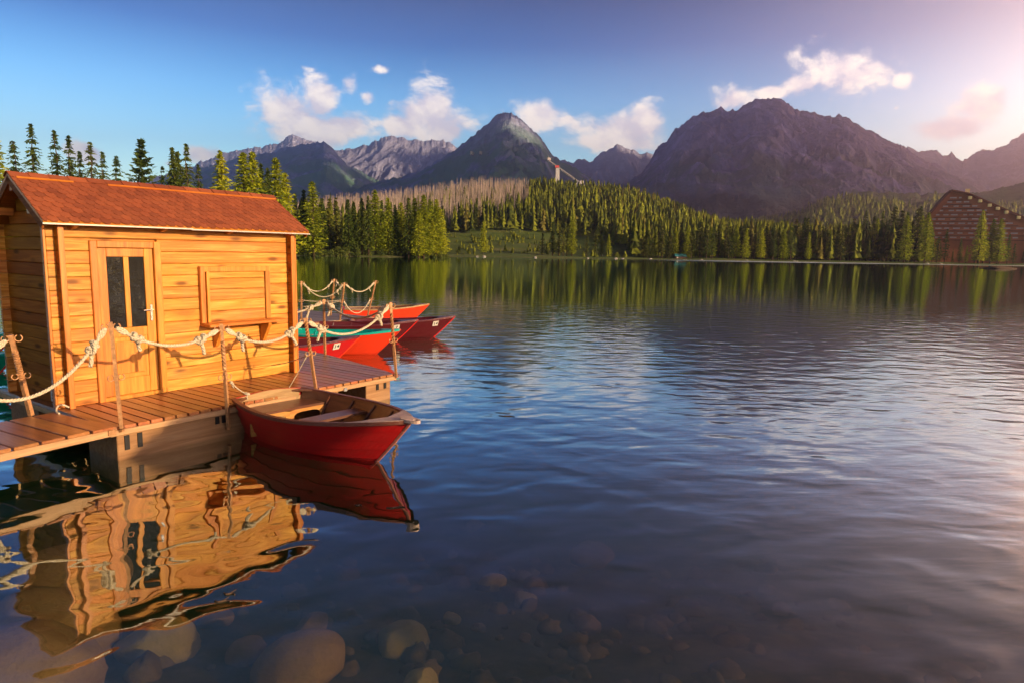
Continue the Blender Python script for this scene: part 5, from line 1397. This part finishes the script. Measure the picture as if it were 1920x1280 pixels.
# ------------------------------------------------------------------ unseen cloud bank, added and shaped to shade the mountains
CLOUD_L0 = 950.0; HAZE = 2.0e-4
CL_TOPL = [0, 1600, 2500, 2600, 2680, 2960, 3080, 3200, 3700, 4000, 4500, 4840, 5300, 6000, 20000]; CL_TOPH = [700, 900, 1380, 1300, 815, 880, 1120, 1060, 1060, 1600, 1560, 1130, 1000, 950, 950]
def shade_cloud_bank():
    """thick added cloud low in front of the sun, far outside the picture to the right; its shadow lies on the mountains"""
    sh = np.array([math.sin(R(SUN_AZ)), math.cos(R(SUN_AZ)), 0]); lat = np.array([-sh[1], sh[0], 0])
    if lat[1] < 0: lat = -lat
    te = math.tan(R(SUN_EL)); A = 11500.0
    return sh, lat, te, A
sh, lat, te, A = shade_cloud_bank()
def cl_coords(x, y, z): return x*lat[0]+y*lat[1], z + te*(A-(x*sh[0]+y*sh[1]))
# the sun stays free over the lake and the near hill (small lateral distance) and over the highest crests
M = MT('cloud'); M.set((.85,.82,.82), 1.0, spec=0)
def cloud(name, l, lo, hi, label):
    K = 28; rings = []; w = 260.0; ed = (fbm(l*.004, l*0+3, 4, 7)-.5)*80
    for q, a, c_, e in zip(l, lo, hi, ed):
        z0, z1 = A*te+a, A*te+c_+e; c, hh = (z0+z1)/2, (z1-z0)/2
        k = min(1, math.sqrt(max(0.0, 1-(1-min(1, (q-l[0])/w))**2)))*min(1, math.sqrt(max(0.0, 1-(1-min(1, (l[-1]-q)/w))**2)))
        k = max(k, .02); ang = np.linspace(0, 2*np.pi, K, endpoint=False)
        yy = np.sign(np.sin(ang))*abs(np.sin(ang))**.5; xx = np.sign(np.cos(ang))*abs(np.cos(ang))**.7
        bmp = 1 + .5*(fbm(np.cos(ang)*2.2+q*.003, np.sin(ang)*2+q*.004, 4, 12)-.5)
        rings.append((sh*A)[None] + lat[None]*q + sh[None]*(xx*420*bmp*k)[:, None] + np.array([0, 0, 1.0])[None]*(c + yy*hh*k)[:, None])
    arr = np.array(rings); n, k = arr.shape[:2]; i = np.arange(n-1)[:, None]; j = np.arange(k)[None]
    Fq = np.stack([i*k+j, (i+1)*k+j, (i+1)*k+(j+1) % k, i*k+(j+1) % k], -1).reshape(-1, 4)
    return tag(npmesh(name, arr.reshape(-1, 3), Fq, M.m, smooth=True), label, 'cloud', kind='stuff')
l = np.linspace(CLOUD_L0, 9500, 200)
cloud('shade_cloud_bank', l, np.interp(l, [1700, 1900], [190, -1900]), np.interp(l, CL_TOPL, CL_TOPH), 'cloud bank added outside the picture to shade the mountains')
l = np.linspace(2300, 3250, 40)  # second added cloud, closes the top of the sunlit gap
cloud('cloud', l, np.full(40, 1120.0), np.full(40, 2000.0), 'smaller unseen cloud added above the bank to narrow the sunlit gap')
# ------------------------------------------------------------------ haze over the valley
M = MT('haze'); M.t.nodes.remove(M.b)
pv = M.n('ShaderNodeVolumePrincipled'); pv.inputs['Color'].default_value = (.58, .62, 1.0, 1); pv.inputs['Density'].default_value = HAZE
pv.inputs['Anisotropy'].default_value = .7
M.l(pv.outputs[0], M.out.inputs['Volume'])
b = MB(); b.box(-7700, 7700, -7700, 7300, -12, 1130)
tag(b.build('haze', M.m), 'pale evening haze filling the valley', 'haze', kind='stuff')
